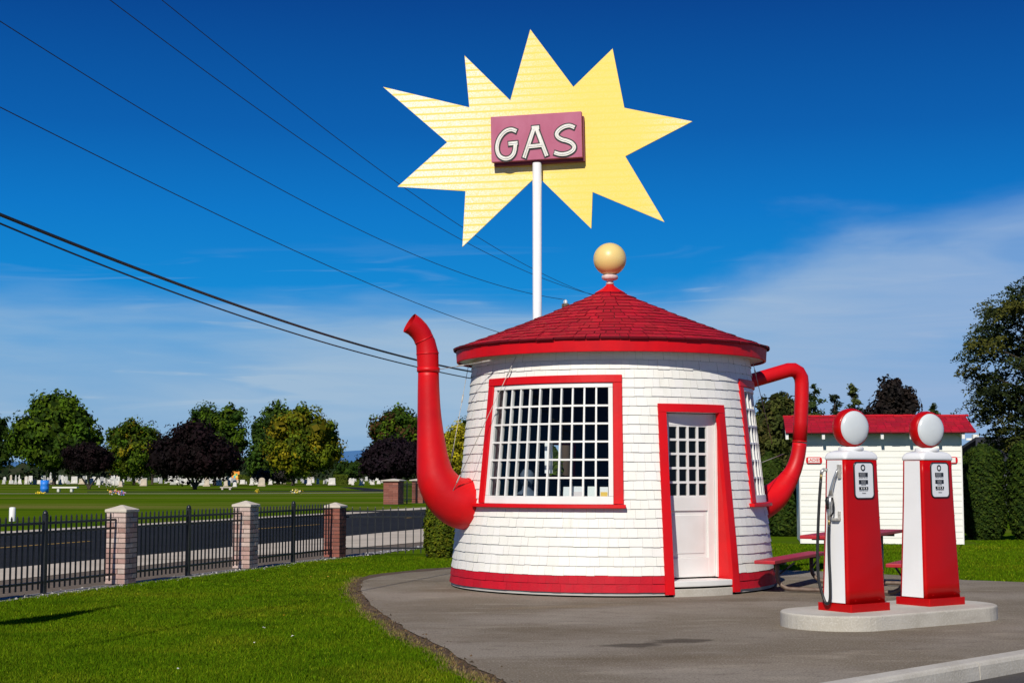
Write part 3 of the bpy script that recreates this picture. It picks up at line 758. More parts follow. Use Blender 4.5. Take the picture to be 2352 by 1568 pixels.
def rrect(c, w, d, r, z, n=5):
    out = []
    for sx, sy, a0 in ((1, 1, 0), (-1, 1, 90), (-1, -1, 180), (1, -1, 270)):
        for k in range(n+1):
            a = R(a0 + 90*k/n); out.append(c + U*(sx*(w/2-r) + r*math.cos(a)) + W*(sy*(d/2-r) + r*math.sin(a)) + Z*z)
    return out

def pump(P0, label, side):
    t = thing('gas_pump', label, 'gas pump', P0 + Z*IT, 'vintage gas pumps on the island'); c = P0.copy()
    mb = MB(); mb.rings([rrect(c, .55, .435, .012, z) for z in (IT, IT+.075)], smooth=False)
    for k in (-.42, -.14, .14, .42):
        for q, n in ((c + U*k*.5 - W*.219, W), (c - U*.276 + W*k*.42, U)): mb.lathe(q + Z*(IT+.018), [(.006, -.003), (.006, .003)], 8, n)
    base = mb.build('base', M['red_gloss'], t)
    z0, z1 = IT + .076, 1.598
    def dims(z):
        f = (z - z0)/(z1 - z0); f2 = 1 - (1-f)**1.25
        return .535 + (.462-.535)*f2, .350 + (.268-.350)*f2
    mb = MB()   # shell: broad red front and back wrapped round the corners
    zs = [z0 + (z1-z0)*k/10 for k in range(11)]
    mb.rings([rrect(c, *dims(z), .028, z, 4) for z in zs], smooth=True)
    body = mb
    for s in (-1, 1):  # white side panels
        mb = MB()
        for za, zb in zip(zs, zs[1:]):
            for (wA, dA), (wB, dB) in [(dims(za), dims(zb))]:
                zz0 = za + (.008 if za == z0 else 0); zz1 = zb - (.006 if zb == zs[-1] else 0)
                mb.face([c + U*s*(wA/2+.003) - W*(dA/2-.036) + Z*zz0, c + U*s*(wA/2+.003) + W*(dA/2-.036) + Z*zz0, c + U*s*(wB/2+.003) + W*(dB/2-.036) + Z*zz1, c + U*s*(wB/2+.003) - W*(dB/2-.036) + Z*zz1], smooth=False)
        mb.build('side_panel', M['white_side'], t, fix=False)
    mb = body   # rivets along the shell corners
    for k in range(6):
        z = z0 + .05 + (z1-z0-.1)*k/5; w, d = dims(z)
        for s in (-1, 1): mb.lathe(c + U*s*(w/2 - .018) - W*(d/2+.0) + Z*z, [(.005, -.003), (.004, .003)], 8, -W)
    for k in (-.3, .3): mb.lathe(c + U*k*.55 - W*(.350/2) + Z*(z0+.03), [(.007, -.003), (.005, .003)], 8, -W)
    shell = mb.build('body', M['red_gloss'], t)
    # white cap
    mb = MB()
    prof = [(.468, .275, .03, 1.599), (.478, .285, .034, 1.603), (.478, .285, .036, 1.620), (.470, .278, .04, 1.640), (.445, .262, .05, 1.662), (.400, .235, .06, 1.678), (.31, .20, .07, 1.688), (.25, .18, .08, 1.691)]
    mb.rings([rrect(c, w, d, r, z, 6) for w, d, r, z in prof], smooth=True)
    cap = mb.build('cap', M['white_gloss'], t)
    mb = MB(); mb.lathe(c, [(.118, 1.686), (.122, 1.690), (.122, 1.712), (.116, 1.722)], 28); mb.build('collar', M['white_gloss'], cap)
    # globe: red band, milky lens both sides, axis along the dial's outlook
    gc = c + Z*1.910; n = (-W - U*.20).normalized()
    mb = MB(); mb.lathe(gc, [(.155, -.068), (.170, -.066), (.185, -.045), (.191, -.016), (.191, .016), (.185, .045), (.170, .066), (.155, .068)], 48, n)
    gl = mb.build('globe', M['red_gloss'], t)
    for s in (-1, 1):
        mb = MB(); mb.lathe(gc, [(.166, s*.062), (.158, s*.080), (.135, s*.094), (.10, s*.105), (.05, s*.111), (.0005, s*.113)], 48, n, caps=False)
        mb.build('lens', M['lens'], gl)
    # dial on the front
    tilt = (.350-.268)/2/(z1-z0)
    fz = (Z*1 + W*tilt*.75).normalized(); fn = (-W + Z*tilt*.75).normalized()
    w, d = dims(1.40); dc = c - W*(d/2) + Z*1.398 + U*.018
    def rr2(w_, h_, r_, o, n_=5):
        out = []
        for sx, sy, a0 in ((1, 1, 0), (-1, 1, 90), (-1, -1, 180), (1, -1, 270)):
            for k in range(n_+1):
                a = R(a0+90*k/n_); out.append(dc + U*(sx*(w_/2-r_)+r_*math.cos(a)) + fz*(sy*(h_/2-r_)+r_*math.sin(a)) + fn*o)
        return out
    mb = MB(); mb.rings([rr2(.282, .362, .045, -.01), rr2(.282, .362, .045, .008), rr2(.272, .352, .042, .014), rr2(.262, .342, .040, .012), rr2(.258, .338, .038, .004)], smooth=False)
    bz_ = mb.build('dial_bezel', M['black_trim'], t)
    mb = MB(); mb.rings([rr2(.258, .338, .038, -.004), rr2(.258, .338, .038, .0055)], smooth=False); dial = mb.build('dial', M['white_gloss'], bz_)
    def win(name, x, z, w_, h_, o, m): 
        mb = MB(); mb.box(dc + U*x + fz*z + fn*o, U*w_/2, fn*.001, fz*h_/2); return mb.build(name, m, bz_)
    mb = MB(); q = dc + U*-.012 + fz*.122 + fn*.0075
    mb.lathe(q, [(.020, 0), (.031, 0), (.031, .003), (.020, .003), (.020, 0)], 24, fn, caps=False); mb.build('dial_ring', M['black_trim'], bz_)
    for z, gx, gw in ((.054, -.022, .078), (-.017, -.013, .062)):
        win('readout', -.010, z, .128, .040, .0075, M['black_trim']); win('reel', -.010 + gx + .01, z, gw, .033, .0095, M['grey_reel'])
    win('readout', -.010, -.078, .128, .027, .0075, M['black_trim'])
    for k in (-.030, .003, .038): win('reel', -.010+k, -.078, .011, .017, .0095, M['white_paint'])
    for s_, z, sz in (('AMOUNT OF SALE', .0235, .0150), ('GALLONS', -.0475, .0150), ('CENTS PER GALLON', -.1015, .0135)):
        text_mesh('lettering', s_, M['letter_dark'], dc + U*-.010 + fz*z + fn*.0066, U, fz, sz, bz_, depth=.0006)
    text_mesh('lettering', 'Tokheim', M['letter_dark'], dc + U*-.008 + fz*-.126 + fn*.0066, U, fz, .016, bz_, depth=.0006, shear=.35)
    # hose and nozzle on one side
    s = side; n = U*s; wd = lambda z: dims(z)[0]/2
    def hp_(v, z, o): return c + n*(wd(max(z, z0)) + o) + W*v + Z*z
    fv = -1  # towards the street
    mb = MB(); mb.tube([hp_(.105, 1.50, .0), hp_(.105, 1.50, .045), hp_(.112, 1.485, .06), hp_(.118, 1.455, .065)], [.016, .017, .018, .016], 12)
    st = mb.build('hose_fitting', M['steel'], t)
    mb = MB(); mb.tube([hp_(.118, 1.458, .065), hp_(.121, 1.41, .067)], .014, 12); mb.build('ferrule', M['brass'], st)
    path = catmull([hp_(.121, 1.41, .067), hp_(.130, 1.2, .08), hp_(.140, .95, .085), hp_(.148, .70, .085), hp_(.142, .45, .075), hp_(.110, .30, .055), hp_(.075, .225, .05), hp_(.040, .215, .05), hp_(.012, .27, .052), hp_(.012, .45, .055), hp_(.030, .65, .05), hp_(.036, .85, .05), hp_(.032, .97, .05)], 5)
    mb = MB(); mb.tube(path, .0145, 12); mb.build('hose', M['rubber'], t)
    mb = MB(); mb.tube([hp_(.032, .965, .05), hp_(.030, 1.02, .05)], .0135, 12); mb.build('ferrule', M['brass'], st)
    mb = MB()
    mb.tube([hp_(.030, 1.02, .05), hp_(.026, 1.07, .05), hp_(.018, 1.17, .05), hp_(.012, 1.25, .05)], [.017, .021, .022, .024], 12)
    mb.tube([hp_(.012, 1.25, .05), hp_(.002, 1.31, .05), hp_(-.028, 1.41, .045), hp_(-.055, 1.475, .035), hp_(-.058, 1.505, .02)], [.022, .017, .014, .013, .012], 12)
    noz = mb.build('nozzle', M['steel'], t)
    mb = MB(); mb.tube([hp_(.030, 1.235, .052), hp_(.040, 1.20, .056), hp_(.028, 1.12, .058)], [.026, .030, .02], 12)
    mb.tube([hp_(-.012, 1.23, .05), hp_(-.03, 1.17, .05), hp_(-.026, 1.09, .05), hp_(.006, 1.05, .05)], .009, 8); mb.build('nozzle_grip', M['rubber'], noz)
    mb = MB(); mb.box(hp_(-.070, 1.505, .012), W*.022, n*.014, Z*.045); mb.box(hp_(-.072, 1.445, .012), W*.018, n*.012, Z*.03)
    mb.build('nozzle_holder', M['galv_light'], t, bevel=.004); mb = MB()
    mb.box(hp_(-.068, 1.055, .012), W*.012, n*.012, Z*.045); mb.box(hp_(-.035, 1.022, .022), W*.045, n*.02, Z*.012)
    mb.build('nozzle_holder', M['galv_light'], t, bevel=.004)
    return t
pump(P1, 'red and white vintage gas pump with its hose and nozzle on the teapot side', -1)
pump(P2, 'red and white vintage gas pump showing a bare white side, farther from the teapot', 1)

# ================================================================== PICNIC TABLE
TA = R(26); AX = Vector((math.sin(TA), math.cos(TA), 0)); PX = Vector((math.cos(TA), -math.sin(TA), 0))
TM = Vector((3.80, 18.41, 0))
pt = thing('picnic_table', 'red picnic table with two benches on a bent pipe frame behind the pumps', 'picnic table', TM + AX*1.3)
LEN = 2.5
def plank(name, off, w, z, th, n):
    mb = MB()
    for k in range(n):
        o = off - w/2 + w*(k+.5)/n; mb.box(TM + AX*LEN/2 + PX*o + Z*(z - th/2), PX*(w/n/2 - .004), AX*(LEN/2 + (0 if k % 2 == 0 else -.004)), Z*th/2)
    return mb.build(name, M['red_table'], pt, bevel=.008)
plank('tabletop', 0, .72, .725, .045, 3); plank('bench', -.80, .27, .41, .045, 1); plank('bench', .80, .27, .41, .045, 1)
for tt in (.48, 2.1):
    q = TM + AX*tt
    mb = MB()
    path = [q + PX*-.78 + Z*.365, q + PX*-.78 + Z*.20] + [q + PX*(-.78 + .16*(1-math.cos(R(x)))) + Z*(.20 - .16*math.sin(R(x))) for x in (25, 50, 75, 90)]
    path += [q + PX*(.78 - .16*(1-math.cos(R(x)))) + Z*(.20 - .16*math.sin(R(x))) for x in (90, 75, 50, 25)] + [q + PX*.78 + Z*.20, q + PX*.78 + Z*.365]
    mb.tube(path, .027, 12); fr = mb.build('frame', M['rust_pipe'], pt)
    for s in (-.16, .16): mb = MB(); mb.tube([q + PX*s + Z*.05, q + PX*s + Z*.68], .026, 12); mb.build('leg', M['galv'], pt)
    mb = MB(); mb.box(q + Z*.667, PX*.33, AX*.025, Z*.018); mb.build('crossbar', M['black_trim'], pt)
    for s in (-1, 1):
        mb = MB(); mb.box(q + PX*s*.80 + Z*.352, PX*.13, AX*.03, Z*.012); mb.tube([q + PX*s*.78 + Z*.20, q + PX*s*.62 + AX*.22*(1 if tt < 1 else -1) + Z*.352], .012, 8); mb.build('brace', M['black_trim'], pt)

# ================================================================== RESTROOM
RA = R(8.5); FX = Vector((math.cos(RA), -math.sin(RA), 0)); FY = Vector((math.sin(RA), math.cos(RA), 0))
RO = gnd(1841, 1247); RO.z = 0
rw = 3.33; rd = 2.5; EH = 2.30; RH = 2.69
rs_ = thing('restroom_building', 'small white restroom building with horizontal board siding and red shingle roof', 'building', RO + FX*rw/2)
def rp(x, y, z): return RO + FX*x + FY*y + Z*z
mb = MB(); nb = 18; bh = (EH + .04)/nb
for k in range(nb):
    z = k*bh
    for (a, b, nn) in ((rp(0, 0, 0), rp(rw, 0, 0), -FY), (rp(rw, rd, 0), rp(0, rd, 0), FY)):
        mb.hexa([a - nn*.02 + Z*z, b - nn*.02 + Z*z, a + nn*.014 + Z*z, b + nn*.014 + Z*z, a - nn*.02 + Z*(z+bh), b - nn*.02 + Z*(z+bh), a + nn*.003 + Z*(z+bh), b + nn*.003 + Z*(z+bh)])
for x in (0.02, rw-.02):
    mb.hexa([rp(x-.02, .01, 0), rp(x+.02, .01, 0), rp(x-.02, rd-.01, 0), rp(x+.02, rd-.01, 0), rp(x-.02, .01, EH+.04), rp(x+.02, .01, EH+.04), rp(x-.02, rd-.01, EH+.04), rp(x+.02, rd-.01, EH+.04)])
    mb.prism([rp(x-.02, .01, EH+.042), rp(x-.02, rd-.01, EH+.042), rp(x-.02, rd/2, RH-.03)], FX*.04)
mb.build('wall', M['siding'], rs_)
for x in (-.012, rw+.012): mb = MB(); mb.box(rp(x, .035, EH/2), FX*.014, FY*.055, Z*EH/2); mb.build('corner_trim', M['white_paint'], rs_)
oh = .34; x0, x1 = -.29, rw + .26
def slope(y): return EH + .015 + (RH - EH) * (y + oh) / (rd/2 + oh)
mb = MB()
for sgn in (0, 1):
    ya, yb = (-oh, rd/2) if sgn == 0 else (rd + oh, rd/2)
    za, zb = slope(-oh), slope(rd/2)
    mb.hexa([rp(x0, ya, za), rp(x1, ya, za), rp(x0, yb, zb), rp(x1, yb, zb), rp(x0, ya, za+.03), rp(x1, ya, za+.03), rp(x0, yb, zb+.03), rp(x1, yb, zb+.03)])
rf = mb.build('roof', M['roof_under'], rs_)
mb = MB()
for i in range(7):
    f0, f1 = i/7, (i+1.2)/7
    x = x0 - .02
    while x < x1 + .02:
        w = rnd.uniform(.11, .22); xe = min(x + w, x1 + .02); j = rnd.uniform(-.012, .006); t = rnd.uniform(.010, .02); c = rtint()
        ya = -oh + (rd/2+oh)*(f0+j) - (.02 if i == 0 else 0); yb = -oh + (rd/2+oh)*min(f1, 1)
        za, zb = slope(ya)+.032, slope(yb)+.032
        n = len(mb.v); mb.v += [tuple(q) for q in (rp(x+.003, ya, za-.01), rp(xe-.003, ya, za-.01), rp(x+.003, ya, za+t), rp(xe-.003, ya, za+t), rp(x+.003, yb, zb), rp(xe-.003, yb, zb), rp(x+.003, yb, zb+.004), rp(xe-.003, yb, zb+.004))]
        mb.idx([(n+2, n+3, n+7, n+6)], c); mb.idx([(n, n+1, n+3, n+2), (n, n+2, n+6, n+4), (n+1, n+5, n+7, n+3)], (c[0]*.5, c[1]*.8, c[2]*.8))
        x = xe
x = x0 - .03
while x < x1:
    mb.box(rp(x+.10, rd/2, RH+.06+rnd.uniform(-.008, .008)), FX*.098, FY*.09, Z*.018, rtint()); x += .2
mb.build('roof_shingles', M['red_shingle'], rf)
for px in (1808, 1891, 1957, 2024, 2089, 2154, 2205):
    mb = MB(); q = at(px, 1006, RO.y - .3); xx = (q - RO).dot(FX)
    mb.hexa([rp(xx-.03, -oh+.03, EH-.10), rp(xx+.03, -oh+.03, EH-.10), rp(xx-.03, .02, EH+.0), rp(xx+.03, .02, EH+.0), rp(xx-.03, -oh+.03, EH+.013), rp(xx+.03, -oh+.03, EH+.013), rp(xx-.03, .02, EH+.12), rp(xx+.03, .02, EH+.12)])
    mb.build('rafter_tail', M['white_paint'], rs_)
def lsign(px, label, word, w):
    q = at(px, 1056.5, RO.y - .05); c = rp((q - RO).dot(FX), -.022, q.z)
    s = thing('restroom_sign', label, 'sign', c)
    mb = MB(); hw, hh = w/2, .068; n = 8; pl = []
    for (sx, a0) in ((1, -90), (-1, 90)):
        for k in range(n+1):
            a = R(a0 + 180*k/n); pl.append(c + FX*(sx*(hw - hh*.55) + hh*.62*math.cos(a)) + Z*(hh*math.sin(a)))
    mb.prism(pl, -FY*.018); b = mb.build('plate', M['red_paint'], s)
    mb = MB(); mb.box(c - FY*.0195, FX*(hw-.042), FY*.0012, Z*(hh-.018)); mb.build('panel', M['white_paint'], s)
    if word: text_mesh('lettering', word, M['red_paint'], c - FY*.0216, FX, Z, .092, s, depth=.001, off=.0015)
lsign(1869.5, 'small red and white LADIES sign on the white restroom wall', 'LADIES', .33)
lsign(2176, 'end of a red-edged sign showing beside the second pump on the restroom wall', '', .30)
# ================================================================== GROUND
KP = gnd(2352, 1493); KP.z = 0; _k = gnd(1906, 1567); KD = Vector((KP.x - _k.x, KP.y - _k.y, 0)).normalized(); KN = Vector((KD.y, -KD.x, 0))   # KN points to the street side
def kp(s, o=0.0, z=0.0): return KP + KD*s + KN*o + Z*z
FAR = 6000
sheet('ground', [kp(-FAR), kp(FAR), Vector((FAR*.6, FAR*1.6, 0)), Vector((-FAR, FAR*1.6, 0)), Vector((-FAR*1.5, 0, 0))], -.02, M['lawn'])
sheet('street', [kp(-60, .1), kp(60, .1), kp(60, 40), kp(-60, 40)], -.135, M['asphalt_street'])
# kerb: stones with a rounded nose and joints
mb = MB(); s = -40.0
while s < 40:
    L_ = 3.0; pr = [(-.02, -.2), (.15, -.2), (.15, -.10), (.146, -.03), (.135, -.008), (.115, .004), (-.02, .006)]
    rg = []
    for q in (s + .006, s + L_*.25, s + L_*.5, s + L_*.75, s + L_ - .006):
        w = .004*math.sin(q*2.1) + .003*math.sin(q*5.3); rg.append([kp(q, o + w, z + w*.4) for o, z in pr])
    mb.rings(rg, True, True, True, False); s += L_
struct(mb.build('kerb', M['concrete'], None, org=KP), 'pale concrete kerb along the edge of the lot')
# forecourt
GE = [(1060, 1303), (1000, 1309), (940, 1314), (880, 1321), (838, 1331), (828, 1346), (834, 1366), (858, 1396), (905, 1426), (962, 1458), (1022, 1489), (1080, 1522), (1130, 1549), (1175, 1574)]
DE = [(1058, 1299), (985, 1304), (915, 1311), (852, 1319), (812, 1331), (801, 1346), (808, 1370), (830, 1396), (868, 1426), (918, 1458), (976, 1490), (1028, 1522), (1075, 1549), (1122, 1578)]
def chain(c): return [gnd(x, y) for x, y in c]
def smooth2(c, n=4): return [v for v in catmull([Vector((p.x, p.y, 0)) for p in chain(c)], n)]
ge = smooth2(GE); de = smooth2(DE)
nzr = random.Random(3)
ge = [p + Vector((nzr.uniform(-.03, .03), nzr.uniform(-.03, .03), 0)) for p in ge]
de = [p + Vector((nzr.uniform(-.05, .05), nzr.uniform(-.06, .06), 0)) for p in de]
def onkerb(p, o=-.005): s = (p - KP).dot(KD); return kp(s, o)
tail_g = [Vector((.12, 8.9, 0)), onkerb(Vector((.35, 8.2, 0)))]; tail_d = [Vector((-.15, 8.9, 0)), onkerb(Vector((.0, 8.2, 0)))]
back = [gnd(x, y) for x, y in [(2700, 1345), (2500, 1340), (2352, 1336), (2215, 1331), (2100, 1322), (1960, 1314), (1880, 1311), (1780, 1308), (1600, 1303), (1300, 1298)]]
def add_stains(m, spots):
    nt = m.node_tree; L = nt.links; bs = nt.nodes['Principled BSDF']; cur = bs.inputs['Base Color'].links[0].from_socket
    g = nd(nt, 'ShaderNodeNewGeometry'); no = nd(nt, 'ShaderNodeTexNoise'); no.inputs['Scale'].default_value = 3.5; no.inputs['Detail'].default_value = 6; L.new(g.outputs['Position'], no.inputs['Vector'])
    for (c, ax, rl, rw, dark, col) in spots:
        sb_ = nd(nt, 'ShaderNodeVectorMath', operation='SUBTRACT'); L.new(g.outputs['Position'], sb_.inputs[0]); sb_.inputs[1].default_value = (c.x, c.y, 0)
        d1 = nd(nt, 'ShaderNodeVectorMath', operation='DOT_PRODUCT'); L.new(sb_.outputs[0], d1.inputs[0]); d1.inputs[1].default_value = (ax.x/rl, ax.y/rl, 0)
        d2 = nd(nt, 'ShaderNodeVectorMath', operation='DOT_PRODUCT'); L.new(sb_.outputs[0], d2.inputs[0]); d2.inputs[1].default_value = (-ax.y/rw, ax.x/rw, 0)
        def mm(op, a, b):
            n_ = nd(nt, 'ShaderNodeMath', operation=op)
            for i, q in enumerate((a, b)):
                if isinstance(q, (int, float)): n_.inputs[i].default_value = q
                else: L.new(q, n_.inputs[i])
            return n_.outputs[0]
        r = mm('SQRT', mm('ADD', mm('MULTIPLY', d1.outputs['Value'], d1.outputs['Value']), mm('MULTIPLY', d2.outputs['Value'], d2.outputs['Value'])), 0)
        r = mm('ADD', r, mm('MULTIPLY', mm('SUBTRACT', no.outputs[0], .5), 2.2))
        mr = nd(nt, 'ShaderNodeMapRange'); mr.interpolation_type = 'SMOOTHSTEP'; mr.inputs['From Min'].default_value = 1.25; mr.inputs['From Max'].default_value = .55; mr.inputs['To Max'].default_value = dark; L.new(r, mr.inputs['Value'])
        mx = nd(nt, 'ShaderNodeMix', data_type='RGBA', blend_type='MULTIPLY'); L.new(mr.outputs[0], mx.inputs['Factor']); L.new(cur, mx.inputs[6]); mx.inputs[7].default_value = (*col, 1); cur = mx.outputs[2]
    L.new(cur, bs.inputs['Base Color'])
GX = Vector((.93, .36, 0))
add_stains(M['asphalt_lot'], [(gnd(1452, 1482), GX, .25, .16, .9, (.36, .34, .33)), (gnd(1560, 1471), GX, .30, .18, .9, (.38, .36, .35)), (gnd(1290, 1392), GX, .9, .18, .55, (1.35, 1.28, 1.15)),
    (gnd(1130, 1330), GX, 1.2, .35, .5, (.62, .58, .55)), (gnd(1450, 1385), GX, 2.6, .35, .45, (.70, .68, .66)), (gnd(1200, 1460), GX, 1.5, .5, .5, (.74, .70, .64)), (gnd(1750, 1520), GX, 1.6, .5, .4, (1.25, 1.24, 1.22))])
sheet('forecourt', ge + tail_g + [kp(-5, -.005), kp(12, -.005)] + back, 0.0, M['asphalt_lot'])
sheet('dirt_edge', de + tail_d + list(reversed(ge + tail_g)), -.006, M['dirt'])
# clods and small stones along the bare edge
def scatter_stones(name, pts, n, spread, rlo, rhi, z, m, cols):
    V = []; F = []; K = []
    base = np.array([[1,0,0],[-.5,.87,0],[-.5,-.87,0],[0,0,.8]], float)
    for k in range(n):
        i = rnd.randrange(len(pts)-1); p = pts[i].lerp(pts[i+1], rnd.random()) + Vector((rnd.gauss(0, spread), rnd.gauss(0, spread), 0))
        r = rlo + (rhi-rlo)*rnd.random()**2; a = rnd.random()*6.3; ca, sa = math.cos(a), math.sin(a)
        B = base + nrg.normal(size=(4,3))*.25; X = np.stack([B[:,0]*ca-B[:,1]*sa, B[:,0]*sa+B[:,1]*ca, B[:,2]], 1)*r + np.array([p.x, p.y, z])
        o = len(V); V += X.tolist(); F += [[o, o+1, o+3], [o+1, o+2, o+3], [o+2, o, o+3]]; c = rnd.choice(cols); K += [c]*3
    ob = np_mesh(name, np.array(V), np.array(F), np.array(K), m); return ob
mid = [a.lerp(b, .5) for a, b in zip(ge, de)]
o = scatter_stones('dirt_clods', mid[16:], 2200, .07, .005, .022, -.008, M['dirt'], [(1, 1, 1), (.6, .6, .6), (1.3, 1.2, 1.0), (.8, .8, .8), (1.9, 1.8, 1.5)]); tag(o, 'loose brown soil and pebbles along the lawn edge', 'soil', kind='stuff')

# ================================================================== ROAD BEYOND THE FENCE
FU = Vector((math.sin(R(17.5)), math.cos(R(17.5)), 0)); FL = Vector((-FU.y, FU.x, 0))
FP1 = gnd(277, 1339); FP1.z = 0
def fp(s, o=0.0, z=0.0): return FP1 + FU*s + FL*o + Z*z
def strip(name, s0, s1, o0, o1, z, m): return sheet(name, [fp(s0, o0), fp(s1, o0), fp(s1, o1), fp(s0, o1)], z, m)
strip('verge', -25, 60, .1, 1.95, -.014, M['verge'])
strip('sidewalk', -25, 120, 1.95, 3.62, -.008, M['sidewalk'])
sheet('driveway_apron', [fp(5.5, 1.95), fp(9, 1.2), fp(14, .6), fp(30, .6), fp(30, 3.4), fp(5.5, 3.4)], -.004, M['sidewalk'])
strip('road', -40, 400, 3.62, 11.9, -.012, M['asphalt_road'])
strip('far_sidewalk', -40, 300, 11.9, 13.3, -.008, M['sidewalk'])
mb = MB()
for k in range(24):
    s = -20 + k*12.0 + 2.4
    mb.face([fp(s, 7.78, -.004), fp(s+5.0, 7.78, -.004), fp(s+5.0, 7.92, -.004), fp(s, 7.92, -.004)])
struct(mb.build('road_markings', M['yellow_line'], None))
strip('gravel_strip', -25, 14, -.22, .12, -.010, M['gravel'])
fl_pts = [fp(-5 + .5*k, -.12) for k in range(50)]
o = scatter_stones('gravel_stones', fl_pts, 2600, .10, .008, .026, -.012, M['gravel'], [(1, 1, 1), (1.8, 1.8, 1.85), (.7, .7, .7), (2.6, 2.6, 2.6)]); tag(o, 'grey gravel scattered along the foot of the iron fence', 'gravel', kind='stuff')

# ---- brick pillars
def brick_pillar(base, h, sx, ux, label, group, pal, course=.0665, name='brick_pillar', cap_h=.095, capw=.018):
    t = thing(name, label, 'pillar', base, group); uy = Vector((-ux.y, ux.x, 0)); hs = sx/2
    mb = MB(); mb.box(base + Z*(h/2 - .05), ux*(hs-.006), uy*(hs-.006), Z*(h/2+.05)); sh = mb.build('shaft', M['mortar'], t)
    mb = MB(); n = int(h/course); ch = h/n; g = .004
    for i in range(n):
        z = i*ch + ch/2
        for f, (a, b) in enumerate(((ux, uy), (uy, -ux), (-ux, -uy), (-uy, ux))):
            cut = hs*2*.63 if (i + f) % 2 == 0 else hs*2*.37; s0 = -hs
            for s1 in (s0 + cut, hs):
                c = rnd.choice(pal); j = rnd.uniform(.85, 1.15)
                mb.box(base + a*(hs - .008) + b*((s0+s1)/2) + Z*z, a*(.008 + rnd.uniform(0, .002)), b*((s1-s0)/2 - g), Z*(ch/2 - g*1.35), (c[0]*j, c[1]*j, c[2]*j)); s0 = s1
    mb.build('bricks', M['brick'], sh)
    mb = MB(); hc = hs + capw
    r = lambda q, z: [base + ux*q*a + uy*q*b + Z*z for a, b in ((1, 1), (-1, 1), (-1, -1), (1, -1))]
    mb.rings([r(hc, h), r(hc, h + cap_h*.40), r(hc*.5, h + cap_h*.72), r(hc*.08, h + cap_h)], smooth=False); mb.build('cap', M['cap_stone'], t, bevel=.006)
    return t
PALE = [(.50, .36, .32), (.46, .30, .27), (.54, .42, .38), (.42, .26, .23), (.50, .40, .36)]
RED = [(.26, .085, .06), (.22, .07, .05), (.30, .11, .08), (.24, .09, .07)]
S2, S3 = 3.58, 7.0
GPL = 'brick pillars of the roadside fence'
brick_pillar(fp(0), .95, .295, FU, 'pale brick pillar with stone cap, nearest of the roadside fence pillars', GPL, PALE)
brick_pillar(fp(S2), .95, .295, FU, 'pale brick pillar with stone cap, second along the roadside fence', GPL, PALE)
brick_pillar(fp(S3), .865, .295, FU, 'red brick pillar where the fence meets the gate', GPL, RED)
brick_pillar(fp(-3.5), .95, .295, FU, 'pale brick pillar outside the left edge of the view', GPL, PALE)

# ---- iron fence
def fence(a, b, h, label, nm='iron_fence', sp=.111, post=True, group=None, tops=True, lo=.05, rails=None):
    a = Vector(a); b = Vector(b); d = (b - a); L_ = d.length; d.normalize(); q = Vector((-d.y, d.x, 0))
    t = thing(nm, label, 'fence' if nm == 'iron_fence' else 'gate', a.lerp(b, .5), group)
    mb = MB(); n = int(L_/sp)
    for k in range(1, n):
        p = a + d*(L_*k/n); mb.box(p + Z*(lo + h)/2, d*.0088, q*.0088, Z*(h - lo)/2)
        if tops: mb.hexa([p + Z*h + d*i*.0075 + q*j*.0075 for j in (-1, 1) for i in (-1, 1)] + [p + Z*(h+.022) + d*i*.002 + q*j*.002 for j in (-1, 1) for i in (-1, 1)])
    o = mb.build('pickets', M['iron'], t)
    for z in (rails or (h - .075, h - .185, .135)):
        mb = MB(); mb.box(a.lerp(b, .5) + Z*z, d*L_/2, q*.016, Z*.0145); mb.build('rail', M['iron'], t)
    for f in ((.5,) if post is True else (post or ())):
        p = a + d*L_*f; mb = MB(); mb.box(p + Z*(h/2+.005), d*.028, q*.028, Z*(h/2+.03)); mb.lathe(p, [(.035, h+.036), (.032, h+.045), (.03, h+.065), (.004, h+.085)], 4); mb.build('post', M['iron'], t)
    return t
GF = 'iron fence panels along the road'
fence(fp(.165, 0), fp(S2-.165, 0), .93, 'black iron picket fence between the first and second brick pillars', group=GF)
fence(fp(S2+.165, 0), fp(S3-.165, 0), .93, 'black iron picket fence between the second brick pillar and the red one', group=GF)
fence(fp(-3.335, 0), fp(-.165, 0), .93, 'black iron picket fence at the left edge, up to the nearest pillar', group=GF)
g0 = fp(S3+.19, .05); g1 = at(985, 1090, 27.6); g1.z = 0
fence(g0, g1, .86, 'sliding iron gate with wide pickets between the red pillar and the clipped bush', nm='iron_gate', sp=.127, post=(0.01, .99), rails=(.80, .70, .14))
# marker post beyond the road
q = gnd(28, 1195); mb = MB(); mb.lathe(q, [(.10, -.05), (.10, .40), (.085, .42), (.001, .43)], 16, caps=False)
tag(mb.build('marker_post', M['white_paint'], None, org=q), 'short white marker post across the road near the left edge', 'post')
# far gate pillars
fg = [(904, 1157, 41), (962, 1154, 30)]
a0 = gnd(904, 1157); a0.z = 0; a1 = gnd(963, 1154); a1.z = 0
gx = (a1 - a0).normalized()
brick_pillar(a0, 1.14, .78, FU, 'red brick gate pillar across the road, clear of the spout', 'pillars of the cemetery gate', RED, course=.09, cap_h=.12, capw=.1)
brick_pillar(a1, 1.14, .62, FU, 'red brick gate pillar across the road, partly behind the spout', 'pillars of the cemetery gate', RED, course=.09, cap_h=.12, capw=.1)
fence(a0 + gx*.45, a1 - gx*.4, 1.05, 'black iron cemetery gate between two red brick pillars across the road', nm='iron_gate', sp=.17, post=(.5, .97), rails=(.95, .2))

